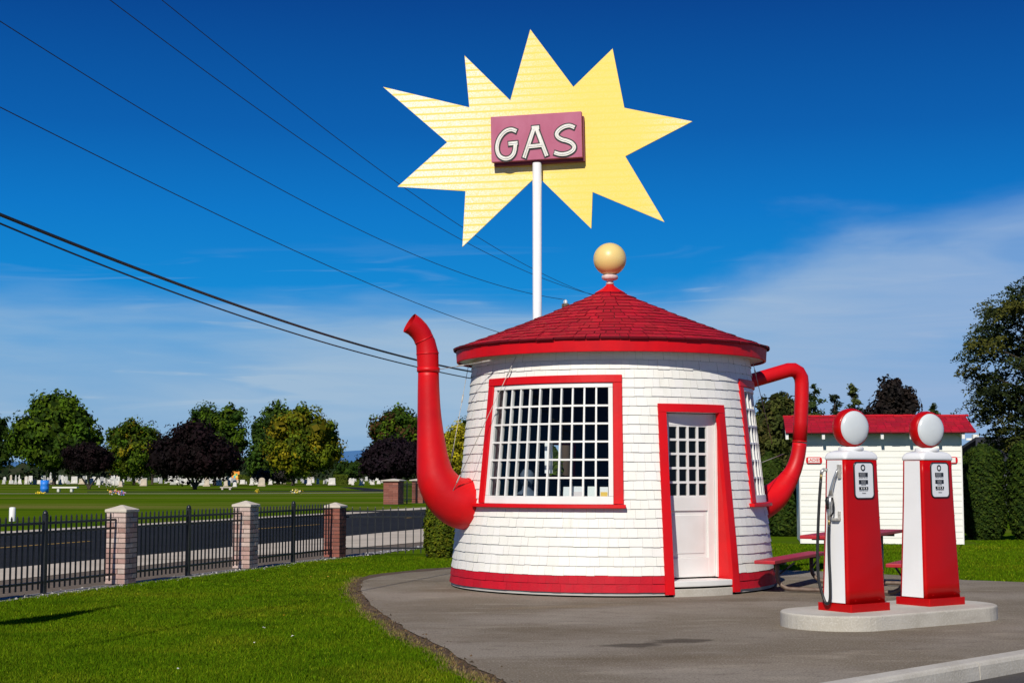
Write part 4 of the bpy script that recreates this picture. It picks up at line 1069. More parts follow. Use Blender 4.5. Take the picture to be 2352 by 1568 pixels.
# ================================================================== CEMETERY
sheet('gravel_path', [gnd(-700, 1133.2), gnd(560, 1133.0), gnd(780, 1131.6), gnd(900, 1130.4), gnd(900, 1129.3), gnd(760, 1130.6), gnd(560, 1131.9), gnd(-700, 1132.1)], -.012, M['path_tan'])
sheet('cemetery_drive', [gnd(200, 1129), gnd(560, 1129), gnd(900, 1127.6), gnd(905, 1124.8), gnd(860, 1121.5), gnd(820, 1118.0), gnd(780, 1117.2), gnd(806, 1121.5), gnd(838, 1126), gnd(560, 1127.4), gnd(200, 1127.8)], -.012, M['asphalt_road'])
TONE = {'white': (.95, .95, .95), 'pale grey': (.72, .74, .76), 'tan': (.80, .70, .58), 'grey': (.48, .50, .54)}
def stone(px, py, hpx, wpx, shape, tone):
    p = gnd(px, py); p.z = -.02; m = p.y/FP; h = hpx*m*1.0; w = wpx*m*1.0; d = min(w*.5, .5); c = TONE[tone]; mb = MB(); X = Vector((1, 0, 0)); Y = Vector((0, 1, 0))
    bh = h*.16; mb.box(p + Z*bh/2, X*w*.62, Y*d*.7, Z*bh/2, (c[0]*.9, c[1]*.88, c[2]*.85))
    if shape == 'obelisk':
        mb.box(p + Z*(bh + h*.09), X*w*.45, Y*d*.5, Z*h*.09, c)
        mb.hexa([p + X*i*w*.34 + Y*j*d*.4 + Z*(bh+h*.18) for j in (-1, 1) for i in (-1, 1)] + [p + X*i*w*.22 + Y*j*d*.26 + Z*h*.93 for j in (-1, 1) for i in (-1, 1)], c)
        mb.hexa([p + X*i*w*.22 + Y*j*d*.26 + Z*h*.93 for j in (-1, 1) for i in (-1, 1)] + [p + X*i*w*.02 + Y*j*d*.02 + Z*h*1.05 for j in (-1, 1) for i in (-1, 1)], c)
    elif shape == 'rounded':
        pl = [p + X*w*.5 - Y*d*.3 + Z*bh] + [p + X*w*.5*math.cos(R(a)) - Y*d*.3 + Z*(h*.72 + h*.28*math.sin(R(a))) for a in range(0, 181, 20)] + [p - X*w*.5 - Y*d*.3 + Z*bh]; mb.prism(pl, Y*d*.6, c)
    elif shape == 'cross':
        mb.box(p + Z*(bh + h*.42), X*w*.16, Y*d*.2, Z*h*.42, c); mb.box(p + Z*h*.72, X*w*.5, Y*d*.19, Z*w*.15, c)
    elif shape == 'wide':
        mb.hexa([p + X*i*w*.55 + Y*j*d*.3 + Z*bh for j in (-1, 1) for i in (-1, 1)] + [p + X*i*w*.52 + Y*j*d*.25 + Z*h for j in (-1, 1) for i in (-1, 1)], c)
    else:
        mb.hexa([p + X*i*w*.45 + Y*j*d*.32 + Z*bh for j in (-1, 1) for i in (-1, 1)] + [p + X*i*w*.40 + Y*j*d*.28 + Z*h*.9 for j in (-1, 1) for i in (-1, 1)], c)
        mb.prism([p + X*-w*.42 - Y*d*.3 + Z*h*.9, p + X*w*.42 - Y*d*.3 + Z*h*.9, p + Z*h*1.02 - Y*d*.3], Y*d*.6, c)
    o = mb.build('gravestone', M['stone'], None, org=p)
    return o
LMK = [(-20, 60, 'at the left edge of the cemetery'), (60, 140, 'below the broad green tree'), (140, 200, 'left of the small purple tree trunk'), (200, 262, 'below the small purple tree'), (262, 312, 'left of the yellowing tree trunk'), (312, 372, 'right of the yellowing tree trunk'), (372, 448, 'below the broad purple tree'), (448, 500, 'right of the forked purple tree trunk'), (500, 560, 'near the bright banner'), (560, 640, 'in front of the clipped hedge blocks'), (640, 720, 'below the tall yellow-green tree'), (720, 800, 'left of the lone clipped hedge block'), (800, 960, 'near the cemetery gate')]
SHN = {'obelisk': 'pointed obelisk', 'rounded': 'rounded slab', 'cross': 'cross', 'wide': 'wide low block', 'pedestal': 'gabled upright'}
hand = [  # px, base y, height, width, shape, tone   (the ones one can tell apart)
 (36, 1111, 22, 6, 'obelisk', 'pale grey'), (44, 1110, 21, 5, 'obelisk', 'white'), (60, 1111, 20, 6, 'pedestal', 'white'), (80, 1112, 13, 8, 'rounded', 'tan'), (98, 1113, 24, 9, 'pedestal', 'white'),
 (116, 1108, 25, 7, 'obelisk', 'white'), (126, 1109, 24, 7, 'cross', 'pale grey'), (143, 1110, 21, 8, 'pedestal', 'white'), (152, 1109, 19, 7, 'rounded', 'pale grey'), (171, 1110, 18, 13, 'wide', 'white'), (188, 1111, 14, 12, 'rounded', 'tan'),
 (198, 1110, 21, 6, 'obelisk', 'white'), (226, 1113, 14, 8, 'rounded', 'white'), (262, 1110, 13, 14, 'wide', 'pale grey'), (277, 1117, 14, 9, 'pedestal', 'tan'), (250, 1109, 10, 6, 'rounded', 'white'),
 (330, 1115, 17, 13, 'wide', 'tan'), (396, 1107, 25, 9, 'pedestal', 'white'), (410, 1112, 26, 12, 'rounded', 'pale grey'), (424, 1112, 27, 8, 'obelisk', 'white'), (437, 1110, 15, 14, 'wide', 'pale grey'), (458, 1111, 22, 6, 'obelisk', 'white'), (462, 1112, 15, 16, 'wide', 'white'),
 (488, 1116, 20, 12, 'pedestal', 'pale grey'), (497, 1115, 14, 6, 'rounded', 'white'), (520, 1114, 17, 17, 'wide', 'pale grey'), (533, 1116, 22, 13, 'pedestal', 'tan'), (543, 1109, 21, 5, 'cross', 'white'), (555, 1110, 11, 19, 'wide', 'pale grey'), (575, 1114, 14, 15, 'wide', 'white'),
 (591, 1104, 8, 6, 'rounded', 'white'), (604, 1116, 16, 9, 'pedestal', 'tan'), (613, 1114, 14, 9, 'rounded', 'pale grey'), (632, 1108, 12, 10, 'wide', 'grey'), (637, 1117, 12, 8, 'rounded', 'white')]
hand = [(x if x < 330 else x, y, h, w, s, t) for x, y, h, w, s, t in hand]
# the lower-left survey above 380 was read from the overview; shift into overview pixels
def fix(x): return x if x < 380 else 380 + (x-380)*.62
seen = set(); allst = []
for x, y, h, w, s, t in hand: allst.append((fix(x), y, h*.92, w, s, t))
ex = [(495, 1110, 14, 12, 'pedestal', 'pale grey'), (539, 1114, 12, 9, 'rounded', 'white'), (557, 1111, 10, 10, 'wide', 'white'), (578, 1113, 17, 8, 'pedestal', 'white'), (593, 1112, 13, 12, 'rounded', 'white'), (614, 1116, 20, 14, 'rounded', 'tan'), (636, 1112, 13, 8, 'rounded', 'white'), (660, 1110, 12, 8, 'wide', 'white'),
      (735, 1113, 19, 10, 'pedestal', 'white'), (757, 1111, 13, 6, 'rounded', 'white'), (793, 1113, 16, 14, 'wide', 'white'), (840, 1111, 14, 7, 'rounded', 'white'), (868, 1114, 16, 10, 'pedestal', 'white')]
for x, y, h, w, s, t in ex: allst.append((488 + (x-488)*.9 if x > 600 else x, y, h, w, s, t))
sr = random.Random(21)
for k in range(175):
    px = sr.uniform(-10, 885); py = sr.choice([sr.uniform(1100, 1106), sr.uniform(1104, 1111), sr.uniform(1108, 1114)])
    big = px < 420
    allst.append((px, py, sr.uniform(6, 13) * (1.1 if big else .85), sr.uniform(4, 9), sr.choice(['rounded', 'rounded', 'wide', 'pedestal', 'wide', 'obelisk' if big else 'rounded', 'cross' if sr.random() < .4 else 'wide']), sr.choice(['white', 'white', 'pale grey', 'tan', 'grey'])))
for x, y, h, w, s, t in allst:
    o = stone(x, y, h, w, s, t); lm = next((n for a, b, n in LMK if a <= x < b), 'at the edge of the cemetery')
    row = 'far row' if y < 1106 else ('middle row' if y < 1111.5 else 'front row'); sz = 'tall' if h > 17 else ('small' if h < 10 else '')
    tag(o, ' '.join(f"{sz} {t} {SHN[s]} gravestone {lm}, {row}".split()), 'gravestone', 'gravestones standing on the cemetery lawn')

# blue drum, bench, flowers, banner
q = gnd(102, 1130.5); m_ = q.y/FP; mb = MB(); mb.lathe(q, [(9.2*m_, 0), (9.4*m_, 8*m_), (9.8*m_, 9*m_), (9.3*m_, 10*m_), (9.4*m_, 18*m_), (9.8*m_, 19*m_), (9.3*m_, 20*m_), (9.5*m_, 28*m_), (8.6*m_, 27.4*m_)], 20, col=(.02, .20, .70))
tag(mb.build('drum', M['paint_any'], None, org=q), 'bright blue drum standing on the cemetery lawn', 'barrel')
q = gnd(150, 1129); m_ = q.y/FP; bt = thing('stone_bench', 'pale stone bench on the cemetery lawn right of the blue drum', 'bench', q)
mb = MB(); mb.box(q + Z*10*m_, (28*m_, 0, 0), (0, 8*m_, 0), (0, 0, 1.6*m_), (.8, .77, .7)); mb.build('seat', M['paint_any'], bt)
for s in (-15, 15): mb = MB(); mb.box(q + Vector((s*m_, 0, 4.4*m_)), (2.5*m_, 0, 0), (0, 6*m_, 0), (0, 0, 4.3*m_), (.6, .6, .55)); mb.build('leg', M['paint_any'], bt)
q = gnd(632, 1125); m_ = q.y/FP; bt = thing('stone_bench', 'low stone bench in the shade of the broad purple tree', 'bench', gnd(520, 1124)); q = gnd(520, 1124)
mb = MB(); mb.box(q + Z*5.5*m_, (14*m_, 0, 0), (0, 6*m_, 0), (0, 0, 1*m_), (.6, .5, .48)); mb.build('seat', M['paint_any'], bt)
for s in (-9, 9): mb = MB(); mb.box(q + Vector((s*m_, 0, 2.3*m_)), (2*m_, 0, 0), (0, 5*m_, 0), (0, 0, 2.2*m_), (.6, .5, .5)); mb.build('leg', M['paint_any'], bt)
def flowers(px, py, wpx, hpx, cols, label, n=70):
    q = gnd(px, py); m_ = q.y/FP; P = np.array(q) + nrg.normal(size=(n, 3))*np.array([wpx*.3, wpx*.2, hpx*.25])*m_ + np.array([0, 0, hpx*.45*m_]); P[:, 2] = np.abs(P[:, 2])
    V, F = leaf_quads(P, unit(nrg.normal(size=(n, 3)) + np.array([0, -1, .4])), np.full(n, 2.0*m_), .8)
    o = np_mesh('flower_bunch', V, F, np.array(cols)[nrg.integers(0, len(cols), n)], M['paint_any'], None, org=q); tag(o, label, 'flowers', 'grave flowers on the cemetery lawn')
flowers(681, 1134, 22, 14, [(.8, .45, .03), (.75, .72, .68), (.8, .6, .1), (.15, .2, .02)], 'large orange and white flower bunch on the lawn below the tall yellow-green tree')
flowers(591, 1132, 7, 9, [(.6, .45, .02), (.2, .2, .02)], 'small yellow flower bunch on the gravel path below the forked purple tree')
flowers(258, 1135, 18, 12, [(.7, .1, .1), (.75, .5, .05), (.2, .25, .7), (.8, .8, .78)], 'mixed red, yellow and blue flowers below the small purple tree', 60)
flowers(278, 1136, 14, 10, [(.75, .2, .4), (.15, .3, .8), (.8, .6, .1), (.75, .75, .72)], 'pink and blue flower bunch right of the small purple tree', 50)
flowers(92, 1133, 14, 4, [(.8, .6, .02), (.75, .55, .02)], 'low yellow flowers on the gravel path beside the blue drum', 40)
flowers(250, 1118, 28, 26, [(.55, .5, .48), (.10, .10, .06), (.45, .42, .40)], 'tall grey-brown dried flowers on a stand below the small purple tree', 70)
flowers(541.5, 1105, 12, 10, [(.5, .12, .2), (.7, .3, .1), (.8, .75, .7)], 'dull red flower bunch at the foot of the bright banner', 30)
q = gnd(541, 1107); m_ = q.y/FP; mb = MB()
bc = [(.8, .25, .03), (.75, .5, .05), (.05, .5, .5), (.7, .12, .35), (.1, .4, .15), (.8, .6, .1)]
for i in range(4):
    for j in range(4):
        c = (.85, .30, .03) if i in (0, 3) or j in (0, 3) else bc[(i*3 + j*5) % 6]
        mb.box(q + Vector(((i-1.5)*4.4*m_, 0, (8 + j*4.8)*m_)), (2.2*m_, 0, 0), (0, .6*m_, 0), (0, 0, 2.4*m_), c)
for s in (-7.5, 7.5): mb.box(q + Vector((s*m_, .4*m_, 8*m_)), (.5*m_, 0, 0), (0, .5*m_, 0), (0, 0, 8*m_), (.5, .5, .5))
tag(mb.build('banner', M['paint_any'], None, org=q), 'bright orange-edged patchwork banner standing among the gravestones', 'banner')
# ================================================================== TREES
G1 = [(.038, .080, .003), (.050, .094, .003), (.024, .052, .003), (.068, .110, .004)]
G2 = [(.024, .056, .006), (.034, .070, .006), (.017, .042, .006), (.042, .076, .006)]
GY = [(.11, .13, .004), (.16, .155, .005), (.065, .10, .005), (.20, .165, .006), (.09, .125, .005)]
YY = [(.36, .31, .012), (.42, .36, .015), (.28, .25, .01), (.20, .20, .01)]
PU = [(.007, .0025, .0035), (.010, .0035, .0045), (.005, .0025, .003), (.008, .004, .0045)]
PU2 = [(.012, .006, .010), (.016, .008, .013), (.009, .005, .008)]
def tree(label, px, pyb, Y, top, wpx, pal, trunk_px=None, crown_base=None, extra=(), nclump=150, per=34, name='broadleaf_tree', group='trees in the cemetery', cs=.10, leaf=.023, shape=1.0, jit=.25, forks=0, core=True, shell=.55):
    """px centre of crown, pyb row of trunk foot, top row, wpx crown width; Y depth."""
    base = at(trunk_px or px, 1090, Y); base.z = -.02
    ht = at(px, top, Y).z; m_ = Y/FP; w = wpx*m_; cb = at(px, crown_base or (pyb - 30), Y).z; cb = max(cb - 5*m_, .3)
    cx = at(px, 1090, Y).x
    t = thing(name, label, 'tree', base, group)
    cc = Vector((cx, Y, (ht + cb)/2)); rz = (ht - cb)/2; rx = w/2
    tr = random.Random(int(px*7 + top)); blobs = [(cc, rx*.84, rx*.80, rz*.86), (cc - Z*rz*.35, rx*.90, rx*.8, rz*.62)]
    for k in range(7):   # lobes that break the outline
        a = k/7*6.283 + tr.uniform(-.3, .3); f = tr.uniform(.45, .75)
        blobs.append((cc + Vector((math.cos(a)*rx*.64, tr.uniform(-.6, .3)*rx*.6, math.sin(a)*rz*.66*shape)), rx*tr.uniform(.30, .46), rx*.4, rz*tr.uniform(.28, .44)))
    for (dx, dz, fx, fz) in extra: blobs.append((cc + Vector((dx*rx, tr.uniform(-.2, .2)*rx, dz*rz)), rx*fx, rx*fx, rz*fz))
    limbs = [(tr.uniform(.4, .8), cc + Vector((math.cos(a)*rx*.6, math.sin(a)*rx*.5, tr.uniform(-.4, .4)*rz))) for a in (0, 1.2, 2.4, 3.6, 4.8)]
    if forks:
        mb = MB(); r0 = .026*(ht)
        for k in range(forks):
            f = (k/(forks-1) - .5)*2 if forks > 1 else 0
            mb.tube([base - Z*.1, base + Z*ht*.06 + Vector((f*.02*ht, 0, 0)), base + Z*ht*.16 + Vector((f*.10*ht, 0, 0)), base + Z*ht*.42 + Vector((f*.26*ht, 0, 0))], [r0*1.1, r0*.8, r0*.6, r0*.3], 8)
        mb.build('trunk', M['bark'], t)
    else:
        trunk(t, base, cc + Z*rz*.4, .022*ht, limbs)
    sc = max(w, ht - cb)
    crown('crown', t, blobs, int(nclump*1.15), int(per*1.5), sc*cs, sc*leaf, pal, jitter=jit, core=core, shell=shell); return t
tree('dark green tree cut off by the left edge of the view', -25, 1112, 225, 948, 120, G2, nclump=120)
tree('broad green tree, tallest at the left of the cemetery', 122, 1113, 222, 917, 205, G1, 125, 1078, [(-.2, .75, .4, .35), (.15, .8, .4, .35), (.75, -.15, .3, .4), (-.75, -.2, .35, .4)], nclump=300, per=38)
tree('small dark purple tree in front of the broad green one', 203, 1122, 155, 1013, 118, PU, 205, 1082, nclump=170, per=40, shape=.6, forks=3)
tree('rounded green tree turning yellow, between the two purple trees', 302, 1113, 215, 962, 132, GY[2:] + G1 + [(.06, .08, .006)], 308, 1092, nclump=220, per=36)
tree('yellow bush-like tree showing behind the rounded one', 350, 1112, 240, 990, 50, GY[:2], None, 1080, nclump=70, per=34)
tree('broad dark purple tree with a forked trunk', 442, 1124, 152, 974, 196, PU, 448, 1092, [(-.62, -.35, .42, .45), (.66, -.45, .42, .45), (0, .75, .35, .3)], nclump=320, per=40, shape=.6, forks=4)
tree('tall green tree behind the broad purple one', 497, 1115, 205, 934, 148, G2[:2] + G1, 493, 1085, [(-.4, .7, .4, .35), (.45, .7, .4, .35)], nclump=240, per=36)
tree('dark green tree behind the tall yellow-green one', 632, 1112, 235, 928, 124, G2, 640, 1098, [(-.55, -.5, .5, .45)], nclump=230, per=36)
tree('tall yellow-green tree in the middle of the cemetery', 692, 1113, 205, 938, 168, GY, 673, 1090, [(.6, -.35, .5, .45), (-.3, .5, .4, .3)], nclump=300, per=38)
tree('small dark round tree far off below the hills', 803, 1103, 330, 1056, 72, G2, None, 1100, nclump=90, per=34)
tree('dark purple tree left of the spout', 905, 1108, 190, 999, 150, PU2, 915, 1098, [(-.5, -.4, .5, .5)], nclump=260, per=38, shape=.7)
tree('green tree tinged with red rising behind the spout', 912, 1110, 230, 931, 132, G1 + [(.07, .035, .012), (.055, .04, .01)], None, 1085, nclump=240, per=36)
tree('bright yellow tree between spout and wall', 1052, 1110, 170, 972, 92, YY, None, 1092, nclump=170, per=36)
tree('dark tree top far behind the yellow tree', 1075, 1110, 260, 962, 60, G2, None, 1090, nclump=70)
# shrubs and clipped hedges
def shrub(label, px, pyb, Y, top, wpx, pal, name='shrub', n=50, group='shrubs in the cemetery', leaf=.05):
    base = at(px, 1090, Y); base.z = -.02; ht = at(px, top, Y).z; w = wpx*Y/FP; t = thing(name, label, 'shrub', base, group)
    b0 = at(px, pyb, Y).z
    crown('foliage', t, [(Vector((base.x, Y, (ht+max(b0, 0))/2)), w/2, w/2*.8, (ht-max(b0, 0))/2)], n, 26, w*.16, w*leaf, pal, core=True); return t
shrub('grey-green shrub beside the clipped hedge block', 603, 1107, 215, 1078, 44, [(.05, .055, .05), (.035, .04, .036)])
shrub('dusky grey shrub under the tall yellow-green tree', 650, 1106, 215, 1075, 50, [(.04, .035, .034), (.05, .045, .045)])
def clipped(label, px, pyb, Y, top, wpx):
    base = at(px, 1090, Y); base.z = -.02; m_ = Y/FP; w = wpx*m_; ht = at(px, top, Y).z
    t = thing('clipped_hedge', label, 'hedge', base, 'clipped hedge blocks in the cemetery'); n = 900
    P = np.stack([nrg.uniform(-w/2, w/2, n), nrg.uniform(-w/3, w/3, n), nrg.uniform(0, ht, n)], 1)
    f = nrg.integers(0, 3, n); P[f == 0, 1] = -w/3; P[f == 1, 2] = ht; s = nrg.choice([-1, 1], n); P[f == 2, 0] = s[f == 2]*w/2
    P[:, 0] *= .86 + .14*np.clip(P[:, 2]/ht*1.3, 0, 1)
    P = P + np.array([base.x, Y, 0]); N = nrg.normal(size=(n, 3))*.4; N[f == 0, 1] -= 1; N[f == 1, 2] += 1; N[f == 2, 0] += s[f == 2]
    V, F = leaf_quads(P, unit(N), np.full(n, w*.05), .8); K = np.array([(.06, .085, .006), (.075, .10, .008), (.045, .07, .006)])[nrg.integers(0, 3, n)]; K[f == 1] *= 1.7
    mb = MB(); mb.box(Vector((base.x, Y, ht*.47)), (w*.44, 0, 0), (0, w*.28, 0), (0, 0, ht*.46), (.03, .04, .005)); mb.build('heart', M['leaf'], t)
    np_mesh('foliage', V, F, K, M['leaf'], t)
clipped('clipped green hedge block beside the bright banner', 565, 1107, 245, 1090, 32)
clipped('lone clipped green hedge block left of the gate', 783, 1108, 235, 1090, 33)
clipped('clipped yellow-green hedge block partly hidden by the gate pillar', 905, 1106, 260, 1092, 24)
# far wood line and hills
n = 5200; px_ = nrg.uniform(-60, 1010, n); Yw = nrg.uniform(420, 520, n); lim = 1068 + 9*np.sin(px_*.021) + 6*np.sin(px_*.063+1) + 3*np.sin(px_*.21); fz = nrg.random(n)
Xw = (px_-1176)/FP*Yw; top_ = HC + (1090 - lim)/FP*Yw; P = np.stack([Xw, Yw, -.02 + (top_ + .3)*fz**.8], 1)
V, F = leaf_quads(P, unit(nrg.normal(size=(n, 3))*.5 + np.array([0, -1, .3])), np.full(n, 1.0), .8)
K = np.array([(.016, .030, .010), (.022, .035, .014), (.030, .036, .018)])[nrg.integers(0, 3, n)]
o = np_mesh('far_woods', V, F, K, M['leaf'], None, org=Vector((-90, 470, 0))); tag(o, 'dark line of distant trees closing the cemetery', 'woods', kind='stuff')
hl_ = []; hx_ = np.linspace(-900, 3300, 120)
ridge = lambda x: 1034 + 26*min(1, max(0, (690-x)/160)) + 2.5*math.sin(x*.012) + 1.2*math.sin(x*.05+.6) + .7*math.sin(x*.13) + (x-800)*.004
mb = MB(); YH = 5200
rows = []
for f in (0, .3, .7, 1.0, 1.0):
    rows.append([(Vector(((x-1176)/FP*(YH+1200*f), YH + 1200*f, -.5 + (1090-ridge(x))/FP*YH*(f**.8)*(1+.22*f))) + Vector((0, 0, 9*math.sin(x*.09+f*7)*f*(1-f)))) for x in hx_])
mb.rings(rows[:4], False, False, False, True); struct(mb.build('hills', M['hill'], None, fix=False), 'hazy blue hills on the horizon')

# ---- evergreens close to the pot
def arbor(label, px, pyb, Y, top, wpx, pal, group, depth=.45, n=9000, leaf=.040, square=False, name='arborvitae'):
    base = at(px, 1090, Y); base.z = -.02; m_ = Y/FP; w = wpx*m_; ht = at(px, top, Y).z
    t = thing(name, label, 'hedge' if square else 'bush', base, group)
    mb = MB(); pr = [(.30, 0), (.44, .12), (.46, .5), (.44, .8), (.34, .93), (.10, .985)] if square else [(.34, 0), (.45, .15), (.46, .45), (.40, .7), (.26, .9), (.05, .985)]
    rs = [[Vector((base.x + math.cos(2*math.pi*k/14)*r*w*.93, Y + math.sin(2*math.pi*k/14)*r*depth*2*w*.93, h*ht*.97)) for k in range(14)] for r, h in pr]
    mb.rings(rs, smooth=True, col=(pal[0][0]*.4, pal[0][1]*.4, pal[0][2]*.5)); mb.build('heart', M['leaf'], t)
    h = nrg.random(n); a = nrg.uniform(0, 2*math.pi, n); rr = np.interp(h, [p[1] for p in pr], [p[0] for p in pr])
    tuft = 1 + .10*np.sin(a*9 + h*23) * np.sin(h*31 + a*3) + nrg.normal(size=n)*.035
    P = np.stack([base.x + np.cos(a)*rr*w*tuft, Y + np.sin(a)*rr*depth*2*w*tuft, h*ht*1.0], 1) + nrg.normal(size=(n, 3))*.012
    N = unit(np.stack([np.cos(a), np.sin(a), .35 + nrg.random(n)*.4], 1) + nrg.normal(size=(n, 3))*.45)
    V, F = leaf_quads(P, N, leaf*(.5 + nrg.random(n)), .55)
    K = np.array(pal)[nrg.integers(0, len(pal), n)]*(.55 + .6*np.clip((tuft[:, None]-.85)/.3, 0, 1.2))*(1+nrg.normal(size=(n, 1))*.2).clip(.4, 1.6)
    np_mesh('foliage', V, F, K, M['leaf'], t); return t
AR = [(.075, .105, .004), (.095, .12, .005), (.05, .08, .004), (.13, .14, .006)]
AD = [(.022, .046, .004), (.032, .058, .005), (.015, .034, .004), (.045, .070, .006)]
arbor('bright green clipped bush just left of the teapot wall, below the spout', 1012, 1275, 27.2, 1128, 76, AR, 'evergreen bushes', n=7000, leaf=.028)
arbor('dark hedge column right of the restroom, nearer the building', 2259, 1240, 35, 1022, 104, AD, 'tall dark hedge columns', n=15000, leaf=.035, square=True)
arbor('dark hedge column cut off by the right edge of the view', 2368, 1240, 34.5, 1008, 108, AD, 'tall dark hedge columns', n=15000, leaf=.035, square=True)
arbor('dark hedge column between teapot and restroom, below the handle', 1800, 1252, 37, 1100, 92, AD, 'tall dark hedge columns', n=12000, leaf=.040, square=True)
arbor('dark hedge column behind the right side of the teapot', 1722, 1252, 38, 1120, 90, AD, 'tall dark hedge columns', n=8000, leaf=.040, square=True)
arbor('rounded green bush seen through the handle', 1768, 1250, 43, 1040, 80, [(.030, .055, .006), (.040, .065, .006)], 'evergreen bushes', n=7000, leaf=.05)
GR = 'trees behind the restroom'
arbor('tan and green bush seen through the small back window', 1264, 1252, 40, 1020, 70, [(.05, .08, .006), (.06, .09, .008)], 'evergreen bushes', n=2500, leaf=.07)
OLV = [(.040, .052, .010), (.054, .064, .012), (.028, .038, .008), (.064, .060, .014)]
tree('olive green tree filling the view through the handle', 1795, 1250, 52, 903, 150, OLV, None, 1215, [(-.5, .3, .5, .4), (.5, .35, .45, .4)], nclump=420, per=60, group=GR, leaf=.018, cs=.085)
def conifer(label, px, top, Y, wpx, pal, lean=0, n=2600, low=1010, name='conifer_tree'):
    base = at(px, 1090, Y); base.z = -.02; zt = at(px, top, Y).z; m_ = Y/FP; t = thing(name, label, 'tree', base, GR)
    mb = MB(); mb.tube([base, Vector((base.x, Y, zt*.6)), Vector((base.x + lean*m_, Y, zt))], [.16, .09, .015], 8); mb.build('trunk', M['bark'], t)
    zlow = .6; nb = 46; P = []; N = []
    for b in range(nb):
        f = (b + rnd.random())/nb; z = zlow + (zt - zlow)*f; L_ = (wpx*m_/2)*(1 - f)**.66*rnd.uniform(.55, 1.15)*(at(px, low, Y).z*.0 + 1.0) + .05; a = rnd.random()*6.283
        for k in range(n//nb):
            s = rnd.random()**.7; P.append((base.x + lean*m_*f + math.cos(a)*L_*s + rnd.gauss(0, .06), Y + math.sin(a)*L_*s + rnd.gauss(0, .06), z - L_*s*.30 + .12*s*s*L_ + rnd.gauss(0, .05))); N.append((math.cos(a)*.4 + rnd.gauss(0, .4), math.sin(a)*.4 - .4 + rnd.gauss(0, .4), .8))
    P = np.array(P); V, F = leaf_quads(P, unit(np.array(N)), .085*(.5 + nrg.random(len(P))), .4)
    K = np.array(pal)[nrg.integers(0, len(pal), len(P))]*(1 + nrg.normal(size=(len(P), 1))*.25).clip(.3, 1.8); np_mesh('crown', V, F, K, M['leaf'], t)
CN = [(.030, .052, .012), (.042, .062, .014), (.022, .040, .010)]; CD = [(.014, .024, .010), (.020, .030, .012)]
conifer('ragged conifer top just right of the handle', 1874, 886, 62, 130, CN)
conifer('small dark leaning conifer top over the restroom ridge', 1917, 906, 66, 105, CD, 4)
conifer('slim pale green conifer spire over the restroom ridge', 1966, 882, 60, 90, [(.060, .075, .018), (.045, .062, .015)], -3)
conifer('tiny conifer tip showing above the ridge behind the second pump', 2149, 928, 70, 60, CN)
tree('broad dark reddish-brown tree rising behind the restroom roof', 2056, 1245, 58, 879, 150, [(.020, .014, .012), (.026, .018, .014), (.016, .013, .012)], None, 1150, [(0, .7, .3, .3), (.6, -.3, .4, .3)], nclump=330, per=60, group=GR, leaf=.017, cs=.07)
tree('green bushy tree low behind the restroom ridge', 1900, 1245, 70, 935, 90, CN, None, 1150, nclump=120, per=50, group=GR, leaf=.022)
# dark house behind the hedges
hb = at(2300, 1090, 62); hb.z = 0; hs_ = thing('house', 'dark blue-grey house with a dark roof behind the hedge columns', 'house', hb)
mb = MB(); mb.box(hb + Z*1.05, (1.5, 0, 0), (0, 2, 0), (0, 0, 1.05)); mb.build('wall', M['house_wall'], hs_)
rz_ = at(2300, 1003, 62).z; mb = MB(); e = 1.85
for s in (-1, 1):
    mb.hexa([hb + Vector((-1.75, s*2.4, 1.98)), hb + Vector((1.75, s*2.4, 1.98)), hb + Vector((-1.0, 0, rz_-.12)), hb + Vector((1.75, 0, rz_-.12)), hb + Vector((-1.75, s*2.4, 2.08)), hb + Vector((1.75, s*2.4, 2.08)), hb + Vector((-1.0, 0, rz_)), hb + Vector((1.75, 0, rz_))])
mb.build('roof', M['house_roof'], hs_)
mb = MB(); mb.box(at(2331, 1052, 59.95), (.12, 0, 0), (0, .03, 0), (.0, 0, .16), (.5, .52, .55)); mb.build('window', M['paint_any'], hs_)
q = at(2240, 1003, 75); mb = MB(); mb.box(Vector((q.x, 75, q.z*.5)), (.14, 0, 0), (0, .14, 0), (0, 0, q.z*.5+.12), (.8, .8, .78)); mb.box(Vector((q.x+.5, 75.2, at(2240, 1008, 75).z)), (.9, 0, 0), (0, .05, 0), (0, 0, .05), (.8, .8, .78))
tag(mb.build('porch_frame', M['paint_any'], None, org=Vector((q.x, 75, 0))), 'white post and rail far behind the restroom, right of its roof', 'porch')

# ---- feathery locust at the right edge
LT = Vector((at(2450, 1090, 46).x, 46, -.02)); lt = thing('locust_tree', 'large feathery dark green tree leaning in from the right edge', 'tree', LT, None)
def lp(px, py, dy=0): return at(px, py, 46 + dy)
LB = []
for k in range(200):
    f = rnd.random(); py = 640 + 400*f
    reach = np.interp(py, [640, 690, 760, 850, 900, 960, 1040], [2345, 2290, 2245, 2232, 2265, 2255, 2290])
    px = reach + (2540 - reach)*rnd.random()**.8; LB.append((px, py + rnd.uniform(-8, 8), rnd.uniform(-2.2, 2.2)))
for px, py in [(2345, 660), (2330, 690), (2290, 700), (2266, 718), (2280, 745), (2240, 752), (2222, 790), (2205, 796), (2215, 826), (2202, 852), (2230, 862), (2240, 900), (2225, 935), (2250, 948), (2262, 965), (2285, 985), (2300, 940), (2320, 900), (2310, 850), (2290, 800), (2320, 780), (2340, 740), (2345, 960), (2330, 1000)]: LB.append((px + 42, py, rnd.uniform(-.8, .8)))
mb = MB(); mb.tube([LT, LT + Vector((0, 0, 2.2)), lp(2440, 860), lp(2425, 700), lp(2420, 600)], [.28, .22, .15, .08, .02], 10)
